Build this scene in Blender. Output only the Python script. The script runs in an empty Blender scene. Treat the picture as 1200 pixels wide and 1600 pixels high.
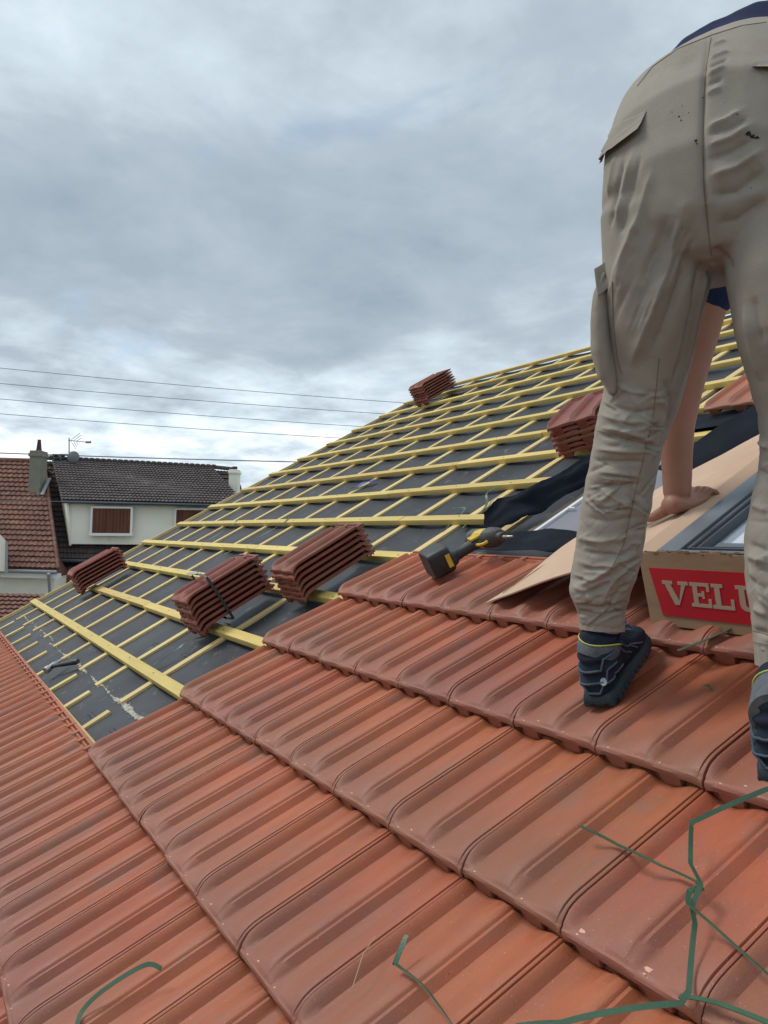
import bpy, bmesh, math, random
import numpy as np
from mathutils import Vector, Matrix, noise
from mathutils.bvhtree import BVHTree
random.seed(7); rng = np.random.RandomState(7)
R = math.radians
sc = bpy.context.scene
# ------------------------------------------------------------------ camera
F_PX = 1263.3; YAW, PITCH, ROLL = R(30.064), R(2.092), R(1.597)
CAM = Vector((-0.5353, -2.9212, 0.7466))
cy, sy = math.cos(YAW), math.sin(YAW)
FWD = Vector((sy*math.cos(PITCH), cy*math.cos(PITCH), math.sin(PITCH)))
_r = Vector((cy, -sy, 0)); _u = _r.cross(FWD)
RIGHT = _r*math.cos(ROLL) + _u*math.sin(ROLL)
UP = -_r*math.sin(ROLL) + _u*math.cos(ROLL)
cd = bpy.data.cameras.new('camera'); cam = bpy.data.objects.new('camera', cd); sc.collection.objects.link(cam)
cam.matrix_world = Matrix(((RIGHT.x, UP.x, -FWD.x, CAM.x), (RIGHT.y, UP.y, -FWD.y, CAM.y), (RIGHT.z, UP.z, -FWD.z, CAM.z), (0, 0, 0, 1)))
cd.sensor_fit = 'HORIZONTAL'; cd.sensor_width = 36; cd.lens = 36*F_PX/1200
cd.clip_start = 0.05; cd.clip_end = 3000
sc.camera = cam
sc.view_settings.view_transform = 'Standard'; sc.view_settings.look = 'None'
sc.view_settings.exposure = 0.35; sc.view_settings.gamma = 1
sc.render.resolution_x, sc.render.resolution_y = 768, 1024
# ------------------------------------------------------------------ world: overcast sky
SUN_EL, SUN_AZ = 50, 318      # azimuth clockwise from +Y
w = bpy.data.worlds.new('World'); sc.world = w; w.use_nodes = True
nt = w.node_tree; nt.nodes.clear()
def N(t, **k):
    n = nt.nodes.new(t)
    for a, b in k.items(): setattr(n, a, b)
    return n
def L(a, b): nt.links.new(a, b)
sky = N('ShaderNodeTexSky', sky_type='NISHITA'); sky.sun_disc = False
sky.sun_elevation = R(SUN_EL); sky.sun_rotation = R(SUN_AZ)
tc = N('ShaderNodeTexCoord'); sep = N('ShaderNodeSeparateXYZ'); L(tc.outputs['Generated'], sep.inputs[0])
def M(op, a, b=None, c=None):
    n = N('ShaderNodeMath', operation=op)
    for i, v in enumerate((a, b, c)):
        if v is None: continue
        if isinstance(v, (int, float)): n.inputs[i].default_value = v
        else: L(v, n.inputs[i])
    return n.outputs[0]
zc = M('ADD', M('MAXIMUM', sep.outputs[2], 0.0), 0.16)
px_ = M('DIVIDE', sep.outputs[0], zc); py_ = M('DIVIDE', sep.outputs[1], zc)
cmb = N('ShaderNodeCombineXYZ'); L(px_, cmb.inputs[0]); L(py_, cmb.inputs[1]); L(M('MULTIPLY', sep.outputs[2], 1.6), cmb.inputs[2])
def NZ(scale, det, rough, dist, vec, off=(0, 0, 0), scl=(1, 1, 1), rot=0):
    mp = N('ShaderNodeMapping'); mp.inputs['Location'].default_value = off; mp.inputs['Scale'].default_value = scl
    mp.inputs['Rotation'].default_value = (0, 0, rot)
    L(vec, mp.inputs[0]); n = N('ShaderNodeTexNoise'); n.inputs['Scale'].default_value = scale
    n.inputs['Detail'].default_value = det; n.inputs['Roughness'].default_value = rough; n.inputs['Distortion'].default_value = dist
    L(mp.outputs[0], n.inputs['Vector']); return n.outputs['Fac']
n1 = NZ(0.62, 6, 0.50, 0.35, cmb.outputs[0], (3.1, 1.7, 0.4), (1, 1, 1), R(-30))
n2 = NZ(1.9, 8, 0.6, 0.5, cmb.outputs[0], (8.3, 2.2, 1.0), (1, 1, 1), R(-30))
mix = M('ADD', M('MULTIPLY', n1, 0.68), M('MULTIPLY', n2, 0.32))
# the deck of cloud is darkest a third of the way up and thins towards the horizon
def RAMP(fac, pts, interp='EASE'):
    r = N('ShaderNodeValToRGB'); r.color_ramp.interpolation = interp
    e = r.color_ramp.elements
    while len(e) < len(pts): e.new(0.5)
    for i, (p, c) in enumerate(pts):
        e[i].position = p; e[i].color = (*c, 1) if len(c) == 3 else c
    L(fac, r.inputs[0]); return r.outputs[0]
alt = RAMP(sep.outputs[2], [(0.0, (.86,)*3), (0.09, (.80,)*3), (0.17, (.64,)*3), (0.25, (.49,)*3), (0.37, (.49,)*3), (0.48, (.585,)*3), (0.70, (.585,)*3), (0.9, (.54,)*3)])
n3 = NZ(3.4, 7, 0.58, 0.2, cmb.outputs[0], (4.3, 7.2, 1.0), (1, 0.8, 1), R(-30))
low = RAMP(sep.outputs[2], [(0.02, (1,)*3), (0.30, (.25,)*3)])
val = M('ADD', M('ADD', M('MULTIPLY', M('SUBTRACT', mix, 0.5), 1.5), M('MULTIPLY', M('SUBTRACT', n3, 0.5), M('MULTIPLY', low, 1.5))), alt)
cloud = RAMP(val, [(0.20, (.27, .335, .40)), (0.42, (.37, .44, .50)), (0.60, (.54, .63, .70)), (0.80, (.78, .86, .91)), (0.97, (.96, .97, .97))], 'LINEAR')
gap = RAMP(NZ(2.6, 4, 0.55, 0.3, cmb.outputs[0], (1.2, 5.0, 3.0), (1, .6, 1), R(-30)), [(0.60, (0,)*3), (0.72, (1,)*3)])
skc = N('ShaderNodeMix', data_type='RGBA', blend_type='MIX'); 
skm = N('ShaderNodeVectorMath', operation='SCALE'); L(sky.outputs[0], skm.inputs[0]); skm.inputs['Scale'].default_value = 0.12
L(M('MULTIPLY', gap, 0.35), skc.inputs[0]); L(cloud, skc.inputs[6]); L(skm.outputs[0], skc.inputs[7])
bg = N('ShaderNodeBackground'); L(skc.outputs[2], bg.inputs[0]); bg.inputs[1].default_value = 1.0
wo = N('ShaderNodeOutputWorld'); L(bg.outputs[0], wo.inputs[0])
sl_ = bpy.data.lights.new('sun', 'SUN'); sl_.energy = 1.7; sl_.angle = R(22); sl_.color = (1, .96, .90)
so = bpy.data.objects.new('sun', sl_); sc.collection.objects.link(so)
_d = Vector((math.sin(R(SUN_AZ))*math.cos(R(SUN_EL)), math.cos(R(SUN_AZ))*math.cos(R(SUN_EL)), math.sin(R(SUN_EL))))
so.rotation_euler = _d.to_track_quat('Z', 'Y').to_euler()
# ------------------------------------------------------------------ frames
W = 0.25; G = 0.36186; SL = R(29.832)
S_ = Vector((math.cos(SL), 0, math.sin(SL))); U_ = Vector((0, -1, 0)); N_ = Vector((-math.sin(SL), 0, math.cos(SL)))
def rp(u, s, h=0.0): return U_*(u*W) + S_*(s*G) + N_*h          # point on our roof: tiles across, courses up, height off it
def at(px, py, d): return CAM + (FWD + RIGHT*((px-600)/F_PX) - UP*((py-800)/F_PX))*d
def ray(px, py): return (FWD + RIGHT*((px-600)/F_PX) - UP*((py-800)/F_PX)).normalized()
ROOFM = Matrix(((U_.x, S_.x, N_.x), (U_.y, S_.y, N_.y), (U_.z, S_.z, N_.z)))
def roofmat(u, s, h, rz=0.0, ry=0.0, rx=0.0):
    m = ROOFM.to_4x4(); m.translation = rp(u, s, h)
    return m @ Matrix.Rotation(rz, 4, 'Z') @ Matrix.Rotation(ry, 4, 'Y') @ Matrix.Rotation(rx, 4, 'X')
# ------------------------------------------------------------------ object helpers
def tag(o, label=None, cat=None, group=None, kind=None):
    if label: o['label'] = label
    if cat: o['category'] = cat
    if group: o['group'] = group
    if kind: o['kind'] = kind
    return o
def empty(name, loc=(0, 0, 0), mat=None):
    o = bpy.data.objects.new(name, None); sc.collection.objects.link(o); o.empty_display_size = 0.05
    if mat is not None: o.matrix_basis = mat
    else: o.location = loc
    return o
def wmat(o):
    if o.parent is None: return o.matrix_basis.copy()
    return wmat(o.parent) @ o.matrix_parent_inverse @ o.matrix_basis
def adopt(o, parent, mat=None):
    """parent o (built in world coordinates, or placed by mat) under parent"""
    o.parent = parent; o.matrix_parent_inverse = wmat(parent).inverted(); o.matrix_basis = mat if mat is not None else Matrix.Identity(4)
    return o
def link(name, me, parent=None, mat=None):
    o = bpy.data.objects.new(name, me); sc.collection.objects.link(o)
    if parent is not None: adopt(o, parent, mat)
    elif mat is not None: o.matrix_basis = mat
    return o
class MB:
    def __init__(s): s.v = []; s.f = []; s.m = []
    def add(s, v, f, mi=0):
        b = len(s.v); s.v += [tuple(x) for x in v]; s.f += [tuple(b+i for i in q) for q in f]; s.m += [mi]*len(f)
    def box(s, c, ax, ay, az, mi=0, bev=0):       # centre, half-axis vectors
        c, ax, ay, az = map(Vector, (c, ax, ay, az))
        if bev <= 0:
            v = [c+ax*i+ay*j+az*k for k in (-1, 1) for j in (-1, 1) for i in (-1, 1)]
            s.add(v, [(0, 2, 3, 1), (4, 5, 7, 6), (0, 1, 5, 4), (2, 6, 7, 3), (0, 4, 6, 2), (1, 3, 7, 5)], mi); return
        bm = bmesh.new(); bmesh.ops.create_cube(bm, size=2)
        lx, ly, lz = ax.length, ay.length, az.length
        bmesh.ops.scale(bm, vec=(lx, ly, lz), verts=bm.verts)
        bmesh.ops.bevel(bm, geom=bm.edges[:], offset=min(bev, lx*.9, ly*.9, lz*.9), segments=2, affect='EDGES', profile=.6)
        X, Y, Z = ax.normalized(), ay.normalized(), az.normalized()
        bm.verts.index_update()
        s.add([c+X*q.co.x+Y*q.co.y+Z*q.co.z for q in bm.verts], [[q.index for q in f.verts] for f in bm.faces], mi); bm.free()
    def loft(s, rings, mi=0, cap=True, closed=True):
        n = len(rings[0]); b = []
        v = [p for r in rings for p in r]; f = []
        for i in range(len(rings)-1):
            for j in range(n if closed else n-1):
                k = (j+1) % n; f.append((i*n+j, i*n+k, (i+1)*n+k, (i+1)*n+j))
        if cap: f.append(tuple(range(n))[::-1]); f.append(tuple(range((len(rings)-1)*n, len(rings)*n)))
        s.add(v, f, mi)
    def tube(s, pts, r, n=8, mi=0, flat=None, up=None):
        pts = [Vector(p) for p in pts]; rings = []; pu = None
        for i, p in enumerate(pts):
            t = (pts[min(i+1, len(pts)-1)]-pts[max(i-1, 0)]).normalized()
            ref = Vector(up) if up is not None else (pu if pu is not None else (Vector((0, 0, 1)) if abs(t.z) < .9 else Vector((1, 0, 0))))
            a = (ref - t*ref.dot(t)).normalized(); bb = t.cross(a); pu = a
            rr = r[i] if isinstance(r, (list, tuple)) else r
            ra, rb = (rr, rr) if flat is None else (rr*flat, rr)
            rings.append([p + a*(ra*math.cos(2*math.pi*j/n)) + bb*(rb*math.sin(2*math.pi*j/n)) for j in range(n)])
        s.loft(rings, mi)
    def build(s, name, mats, parent=None, smooth=False, mat=None):
        me = bpy.data.meshes.new(name); me.from_pydata(s.v, [], s.f); me.update()
        for m in (mats if isinstance(mats, (list, tuple)) else [mats]): me.materials.append(m)
        for i, p in enumerate(me.polygons): p.material_index = s.m[i]
        if smooth: smooth_by_angle(me, smooth if smooth is not True else 40)
        return link(name, me, parent, mat)
def smooth_by_angle(me, deg):
    bm = bmesh.new(); bm.from_mesh(me); bmesh.ops.recalc_face_normals(bm, faces=bm.faces)
    for f in bm.faces: f.smooth = True
    for e in bm.edges:
        if len(e.link_faces) == 2: e.smooth = e.calc_face_angle(0) < R(deg)
    bm.to_mesh(me); bm.free()
def resample(pts, n):
    pts = [Vector(p) for p in pts]; out = []
    m = len(pts)
    for i in range(n):
        t = i/(n-1)*(m-1); k = min(int(t), m-2); f = t-k
        p0, p1, p2, p3 = pts[max(k-1, 0)], pts[k], pts[k+1], pts[min(k+2, m-1)]
        out.append(0.5*((2*p1)+(-p0+p2)*f+(2*p0-5*p1+4*p2-p3)*f*f+(-p0+3*p1-3*p2+p3)*f**3))
    return out
# ------------------------------------------------------------------ materials
def mat(name, base, rough=.6, spec=.5, metal=0, var=None, vscale=6, bump=0, bscale=60, coord='Object', stretch=(1, 1, 1), rand=0, hue=0, second=None, s2=(0.55, 0.7), s2scale=3, rvar=0, transm=0, detail=4, speck=None, ygrad=None):
    m = bpy.data.materials.new(name); m.use_nodes = True; t = m.node_tree; b = t.nodes['Principled BSDF']
    b.inputs['Roughness'].default_value = rough; b.inputs['Metallic'].default_value = metal
    b.inputs['Specular IOR Level'].default_value = spec; b.inputs['Transmission Weight'].default_value = transm
    col = t.nodes.new('ShaderNodeRGB'); col.outputs[0].default_value = (*base, 1); out = col.outputs[0]
    c = t.nodes.new('ShaderNodeTexCoord'); mp = t.nodes.new('ShaderNodeMapping'); mp.inputs['Scale'].default_value = stretch
    oi = t.nodes.new('ShaderNodeObjectInfo')
    va = t.nodes.new('ShaderNodeVectorMath'); va.operation = 'ADD'
    ml = t.nodes.new('ShaderNodeMath'); ml.operation = 'MULTIPLY'; ml.inputs[1].default_value = 37.0 if rand else 0.0
    t.links.new(oi.outputs['Random'], ml.inputs[0]); t.links.new(c.outputs[coord], va.inputs[0]); t.links.new(ml.outputs[0], va.inputs[1])
    t.links.new(va.outputs[0], mp.inputs[0])
    def noi(sc_, det=detail, ro=.6):
        n = t.nodes.new('ShaderNodeTexNoise'); n.inputs['Scale'].default_value = sc_; n.inputs['Detail'].default_value = det
        n.inputs['Roughness'].default_value = ro; t.links.new(mp.outputs[0], n.inputs['Vector']); return n.outputs['Fac']
    def mx(fac, a, bcol, mode='MIX'):
        n = t.nodes.new('ShaderNodeMix'); n.data_type = 'RGBA'; n.blend_type = mode
        if isinstance(fac, float): n.inputs[0].default_value = fac
        else: t.links.new(fac, n.inputs[0])
        t.links.new(a, n.inputs[6])
        if isinstance(bcol, tuple): n.inputs[7].default_value = (*bcol, 1)
        else: t.links.new(bcol, n.inputs[7])
        return n.outputs[2]
    def ramp(fac, a, b2):
        n = t.nodes.new('ShaderNodeMapRange'); n.inputs[1].default_value = a; n.inputs[2].default_value = b2; n.clamp = True
        t.links.new(fac, n.inputs[0]); return n.outputs[0]
    if var: out = mx(ramp(noi(vscale), .35, .68), out, var)
    if second: out = mx(ramp(noi(s2scale, 6, .65), *s2), out, second)
    if ygrad:      # colour turns browner towards the exposed nose of each tile
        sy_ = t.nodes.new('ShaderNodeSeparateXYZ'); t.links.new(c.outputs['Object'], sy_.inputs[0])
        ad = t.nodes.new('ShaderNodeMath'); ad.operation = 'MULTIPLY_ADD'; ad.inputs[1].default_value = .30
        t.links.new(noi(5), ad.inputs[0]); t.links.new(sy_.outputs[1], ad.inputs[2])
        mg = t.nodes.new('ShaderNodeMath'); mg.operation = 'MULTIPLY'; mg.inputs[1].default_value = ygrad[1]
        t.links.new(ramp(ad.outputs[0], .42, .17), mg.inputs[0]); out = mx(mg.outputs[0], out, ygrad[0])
    if speck:
        out = mx(ramp(noi(speck[1], 2, .5), speck[2], speck[2]+.03), out, speck[0])
        out = mx(ramp(noi(speck[1]*.6, 3, .6), speck[3], speck[3]+.04), out, tuple(c_*.45 for c_ in base))
    if rand:
        hs = t.nodes.new('ShaderNodeHueSaturation')
        mr = t.nodes.new('ShaderNodeMapRange'); mr.inputs[3].default_value = 1-rand; mr.inputs[4].default_value = 1+rand
        t.links.new(oi.outputs['Random'], mr.inputs[0]); t.links.new(mr.outputs[0], hs.inputs['Value'])
        if hue:
            m2 = t.nodes.new('ShaderNodeMath'); m2.operation = 'MULTIPLY'; m2.inputs[1].default_value = 7.31
            m3 = t.nodes.new('ShaderNodeMath'); m3.operation = 'FRACT'; t.links.new(oi.outputs['Random'], m2.inputs[0]); t.links.new(m2.outputs[0], m3.inputs[0])
            m4 = t.nodes.new('ShaderNodeMapRange'); m4.inputs[3].default_value = .5-hue; m4.inputs[4].default_value = .5+hue
            t.links.new(m3.outputs[0], m4.inputs[0]); t.links.new(m4.outputs[0], hs.inputs['Hue'])
        t.links.new(out, hs.inputs['Color']); out = hs.outputs[0]
    t.links.new(out, b.inputs['Base Color'])
    if rvar:
        r2 = t.nodes.new('ShaderNodeMapRange'); r2.inputs[1].default_value = .3; r2.inputs[2].default_value = .7
        r2.inputs[3].default_value = rough-rvar; r2.inputs[4].default_value = rough+rvar
        t.links.new(noi(vscale*1.7), r2.inputs[0]); t.links.new(r2.outputs[0], b.inputs['Roughness'])
    if bump:
        bp = t.nodes.new('ShaderNodeBump'); bp.inputs['Strength'].default_value = 1; bp.inputs['Distance'].default_value = bump
        t.links.new(noi(bscale, 5, .6), bp.inputs['Height']); t.links.new(bp.outputs[0], b.inputs['Normal'])
    m['_'] = 1; return m
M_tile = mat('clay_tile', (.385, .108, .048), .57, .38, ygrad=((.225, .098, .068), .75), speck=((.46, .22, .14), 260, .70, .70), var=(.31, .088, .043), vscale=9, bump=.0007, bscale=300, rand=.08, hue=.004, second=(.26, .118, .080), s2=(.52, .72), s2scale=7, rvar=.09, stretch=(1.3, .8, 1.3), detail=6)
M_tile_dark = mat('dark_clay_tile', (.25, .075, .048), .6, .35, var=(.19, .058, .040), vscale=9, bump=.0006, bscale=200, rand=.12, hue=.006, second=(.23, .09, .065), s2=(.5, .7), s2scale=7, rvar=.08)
M_chip_glint = mat('chip_glint_clay', (.62, .36, .26), .7, .3)
M_batten = mat('treated_pine', (.64, .48, .155), .62, .3, speck=((.30, .16, .06), 11, .74, .80), var=(.54, .40, .13), vscale=5, bump=.0008, bscale=60, stretch=(9, .7, 9), rand=.13, hue=.006, second=(.42, .25, .09), s2=(.64, .74), s2scale=9, detail=6)
M_counter = mat('pale_pine', (.62, .475, .21), .68, .3, speck=((.30, .16, .06), 11, .74, .80), var=(.60, .46, .21), vscale=6, bump=.0006, bscale=70, stretch=(9, .7, 9), rand=.10, hue=.008, second=(.30, .19, .09), s2=(.62, .76), s2scale=7, detail=6)
M_endgrain = mat('wood_end', (.50, .33, .16), .8, .2)
M_under = mat('roof_underlay', (.016, .019, .026), .58, .35, var=(.033, .037, .045), vscale=2.2, bump=.007, bscale=4.0, second=(.135, .135, .13), s2=(.60, .76), s2scale=15, detail=9, rvar=.12)
M_membrane = mat('black_membrane', (.003, .0045, .010), .75, .12, var=(.006, .009, .018), vscale=5, bump=.003, bscale=14, rvar=.05, second=(.05, .048, .045), s2=(.76, .82), s2scale=26)
M_mastic = mat('mastic_dust', (.52, .50, .43), .9, .2, var=(.22, .19, .14), vscale=40, bump=.002, bscale=150)
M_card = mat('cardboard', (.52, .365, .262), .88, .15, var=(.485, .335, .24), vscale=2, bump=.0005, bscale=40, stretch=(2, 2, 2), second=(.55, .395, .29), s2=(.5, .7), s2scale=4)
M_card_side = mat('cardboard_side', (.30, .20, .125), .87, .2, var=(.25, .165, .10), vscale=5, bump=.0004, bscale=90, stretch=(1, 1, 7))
M_card_edge = mat('torn_cardboard', (.30, .21, .13), .95, .1, var=(.2, .13, .08), vscale=80)
M_red = mat('red_print', (.42, .010, .020), .6, .3, var=(.36, .010, .018), vscale=12)
M_letter = mat('letter_print', (.36, .27, .20), .85, .2)
M_alu = mat('grey_lacquered_metal', (.15, .175, .20), .38, .5, metal=.2, var=(.13, .15, .175), vscale=4, bump=.0002, bscale=60)
M_alu_dark = mat('dark_grey_metal', (.045, .055, .075), .35, .5, var=(.06, .07, .09), vscale=6)
M_gasket = mat('gasket', (.012, .013, .016), .5, .4)
M_glass = mat('window_glass', (.34, .40, .46), .06, .9, var=(.30, .36, .42), vscale=2)
M_film = mat('white_film', (.62, .68, .74), .4, .5, var=(.50, .56, .62), vscale=6, bump=.002, bscale=14, stretch=(1, 5, 1))
M_sheet = mat('grey_sheet', (.20, .19, .225), .5, .4, var=(.17, .165, .195), vscale=3, bump=.001, bscale=9)
M_white = mat('white_metal', (.62, .64, .66), .4, .5)
M_dustwood = mat('dusty_rafter', (.20, .15, .11), .9, .2, var=(.11, .085, .065), vscale=12, bump=.001, bscale=60, second=(.32, .27, .2), s2=(.6, .7), s2scale=20)
M_trouser = mat('beige_cotton', (.325, .296, .252), .94, .12, var=(.28, .252, .213), vscale=5, bump=.0007, bscale=420, second=(.25, .222, .185), s2=(.56, .72), s2scale=6)
M_seam = mat('seam_thread', (.22, .18, .135), .95, .1)
M_navy = mat('navy_cotton', (.014, .020, .055), .9, .2, var=(.02, .027, .07), vscale=8, bump=.001, bscale=60)
M_skin = mat('skin', (.31, .152, .102), .5, .3, var=(.29, .132, .09), vscale=14, bump=.0006, bscale=160, second=(.36, .135, .10), s2=(.55, .75), s2scale=9)
M_hair = mat('brown_hair', (.04, .025, .015), .7, .3, bump=.003, bscale=120)
M_shoe = mat('navy_suede', (.010, .016, .030), .85, .2, var=(.018, .026, .040), vscale=18, bump=.0012, bscale=120, second=(.05, .058, .072), s2=(.62, .76), s2scale=16)
M_shoe_grey = mat('grey_mesh', (.13, .14, .155), .85, .2, var=(.085, .095, .11), vscale=60, bump=.001, bscale=260)
M_lime = mat('lime_piping', (.42, .45, .10), .7, .3)
M_sole = mat('teal_grey_rubber', (.030, .045, .056), .8, .2, var=(.05, .066, .078), vscale=15, bump=.001, bscale=120)
M_lace = mat('grey_blue_lace', (.065, .088, .12), .8, .3)
M_sock = mat('navy_sock', (.008, .012, .035), .95, .1, bump=.0008, bscale=260, stretch=(1, 1, .2))
M_strap = mat('green_strap', (.045, .115, .062), .38, .5, var=(.035, .08, .045), vscale=14, bump=.0006, bscale=300)
M_strap_dk = mat('dark_strap', (.025, .04, .035), .5, .4)
M_clip = mat('steel_clip', (.42, .42, .44), .35, .5, metal=.7)
M_blue = mat('blue_plastic', (.012, .05, .30), .5, .5)
M_blk = mat('black_plastic', (.014, .016, .018), .5, .5, var=(.03, .033, .035), vscale=20, bump=.0005, bscale=200, second=(.08, .075, .07), s2=(.66, .78), s2scale=22)
M_yel = mat('yellow_plastic', (.62, .42, .03), .5, .5, var=(.48, .33, .04), vscale=20, second=(.2, .15, .06), s2=(.6, .75), s2scale=30)
M_grey_p = mat('grey_plastic', (.09, .09, .09), .6, .4, var=(.05, .05, .05), vscale=20)
M_steel = mat('steel', (.45, .44, .42), .35, .5, metal=.8, var=(.3, .29, .27), vscale=20)
M_render = mat('cream_render', (.84, .81, .73), .9, .2, var=(.79, .76, .67), vscale=1.2, bump=.004, bscale=20, second=(.50, .46, .38), s2=(.6, .8), s2scale=.9)
M_white_r = mat('white_trim', (.74, .74, .72), .8, .3)
M_shutter = mat('brown_shutter', (.085, .030, .018), .7, .3, var=(.14, .052, .03), vscale=2.5, stretch=(3, 3, .2), bump=.004, bscale=4)
M_wood_door = mat('brown_wood_door', (.13, .065, .03), .7, .3, var=(.18, .09, .045), vscale=3, stretch=(3, 3, .3))
M_cement = mat('cement_chimney', (.23, .23, .185), .9, .2, var=(.18, .18, .145), vscale=3, bump=.004, bscale=25)
M_zinc = mat('zinc', (.30, .32, .34), .5, .5, metal=.3)
M_dark = mat('shade_black', (.010, .011, .013), .9, .1)  # near-black standing in for shade in the attic and below the gutter
M_rust = mat('clay_pot', (.07, .045, .04), .8, .2)
M_ground = mat('ground_mat', (.10, .11, .07), .95, .1, var=(.16, .15, .12), vscale=.15)
M_wire = mat('cable_black', (.18, .19, .20), .6, .3)
M_concrete = mat('house_wall_mat', (.5, .47, .4), .9, .2, var=(.42, .4, .34), vscale=1)
M_straw = mat('dry_straw', (.45, .33, .18), .8, .2)
M_grass_bit = mat('leaf_bit', (.05, .12, .04), .7, .3)
M_stain = mat('tar_stain', (.02, .018, .016), .7, .3)
M_logo = mat('pale_logo', (.33, .37, .40), .7, .3)
# ------------------------------------------------------------------ tile mesh
TL = 1.115*G; AMP = .0215
PT = [0, .018, .075, .105, .20, .375, .405, .43, .49, .50, .512, .535, .585, .615, .71, .875, .905, .93, .962, .966, .976, .980, .992, 1]
PH = [.94, .88, .06, 0, .07, .84, .95, 1, 1, .93, .76, .72, .06, 0, .07, .84, .95, 1, 1, .80, .80, .98, .98, .92]
def sstep(x): x = min(max(x, 0), 1); return x*x*(3-2*x)
def tile_mesh(name, m, coarse=False, chips=()):
    us = sorted(set([round(x, 4) for x in PT] + ([] if coarse else [.05, .075, .11, .19, .30, .32, .365, .45, .57, .61, .70, .82, .87])))
    vs = [0, .008, .0155, .021, .028, .035, .05, .075, .10, .13, .17, .22, .40, .6, .8, .90, .915, .925, .94, .952, .962, .972, .98, 1.0] if not coarse else [0, .015, .05, .10, .17, .5, .90, .93, .96, .975, 1.0]
    def H(t, v):
        p = float(np.interp(t, PT, PH))
        d = v*TL
        # crowns sink to the pan level in a rounded nose
        roll = 1-(1-min(d/.068, 1))**2.3
        c = .03 + .97*roll
        h = AMP*p*c
        edge = min(t, 1-t)*W
        if edge < .02 and d < .03: h -= .006*(1-edge/.02)*(1-d/.03)
        if d < .004: h -= .0045*(1-d/.004)
        if .006 < d < .011: h -= .0016
        if v > .90:       # head of the tile: ribs end, cross rib, channel, rim
            k = sstep((v-.905)/.02); h = h*(1-k) + k*AMP*.12
            if .935 < v < .958: h += AMP*.40
            if v > .965: h += AMP*.55
            if abs(t-.45) < .05 or abs(t-.95) < .05:
                h = max(h, AMP*.75*(1 if v < .99 else .8))
        return h
    def base(v): return -.0035 - .0425*(v*TL/G)
    nu, nv = len(us), len(vs); V = []; Fc = []
    for v in vs:
        for t in us: V.append((t*(W-.0034)+.0017, v*TL, base(v)+H(t, v)))
    TH = .0095
    for v in vs:
        for t in us:
            V.append((t*(W-.0034)+.0017, v*TL, base(v)+H(t, v)-TH))
    o = nu*nv
    for j in range(nv-1):
        for i in range(nu-1):
            a = j*nu+i; Fc.append((a, a+1, a+nu+1, a+nu)); Fc.append((o+a, o+a+nu, o+a+nu+1, o+a+1))
    for i in range(nu-1):
        Fc.append((i, o+i, o+i+1, i+1)); b = (nv-1)*nu+i; Fc.append((b, b+1, o+b+1, o+b))
    for j in range(nv-1):
        a = j*nu; Fc.append((a, a+nu, o+a+nu, o+a)); b = j*nu+nu-1; Fc.append((b, o+b, o+b+nu, b+nu))
    mb = MB(); mb.add(V, Fc)
    if not coarse:   # filler teeth that close the pans of the course below
        for t0, t1 in ((.10, .295), (.605, .80)):
            xm, hw = (t0+t1)/2*W, (t1-t0)/2*W
            r = []
            for (y, k, zt, zb) in ((.0015, .96, -.009, -.038), (.005, 1.0, -.008, -.0440), (.04, .9, -.012, -.036)):
                r.append([(xm-hw*k*1.12, y, zt), (xm-hw*.85*k, y, zb*.92), (xm-hw*.6*k, y, zb), (xm+hw*.6*k, y, zb), (xm+hw*.85*k, y, zb*.92), (xm+hw*k*1.12, y, zt)])
            mb.loft(r)
        for (cx, cyy, rr) in [(.118, .010, .0028), (.622, .011, .0026)] + list(chips):  # first two pale nubs paint glints on the nose rim; the rest are chips
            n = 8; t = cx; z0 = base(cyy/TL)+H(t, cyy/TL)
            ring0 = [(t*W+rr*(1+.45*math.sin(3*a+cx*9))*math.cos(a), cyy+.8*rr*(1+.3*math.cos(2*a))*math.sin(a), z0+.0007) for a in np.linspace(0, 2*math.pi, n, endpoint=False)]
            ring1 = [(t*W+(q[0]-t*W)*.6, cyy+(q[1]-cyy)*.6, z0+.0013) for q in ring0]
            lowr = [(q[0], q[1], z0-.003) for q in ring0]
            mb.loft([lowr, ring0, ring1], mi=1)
    me = bpy.data.meshes.new(name); me.from_pydata(mb.v, [], mb.f); me.materials.append(m); me.materials.append(M_chip_glint)
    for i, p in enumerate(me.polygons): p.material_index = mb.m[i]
    me.update(); smooth_by_angle(me, 38); return me
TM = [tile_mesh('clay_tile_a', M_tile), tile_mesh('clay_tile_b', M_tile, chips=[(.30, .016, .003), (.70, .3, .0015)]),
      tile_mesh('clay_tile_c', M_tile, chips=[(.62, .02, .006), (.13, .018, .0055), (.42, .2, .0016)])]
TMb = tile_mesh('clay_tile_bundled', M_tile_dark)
ORD = ['first', 'second', 'third', 'fourth', 'fifth', 'sixth', 'seventh', 'eighth', 'ninth', 'tenth', 'eleventh', 'twelfth', 'thirteenth', 'fourteenth', 'fifteenth', 'sixteenth', 'seventeenth', 'eighteenth', 'nineteenth', 'twentieth', 'twenty-first', 'twenty-second', 'twenty-third', 'twenty-fourth', 'twenty-fifth', 'twenty-sixth', 'twenty-seventh', 'twenty-eighth', 'twenty-ninth', 'thirtieth', 'thirty-first', 'thirty-second']
rows = {0: (-19, 12, 'from the far end of the long bottom course'), 1: (0, 12, 'from the stepped end of the second course up'), 2: (0, 11, 'from the stepped end of the third course up'),
        3: (0, 11, 'from the stepped end of the course under the shoes'), 4: (0, 10, 'from the drill end of the topmost laid course')}
rows[-1] = (-2, 9, 'from the left in the lowest course')
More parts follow.
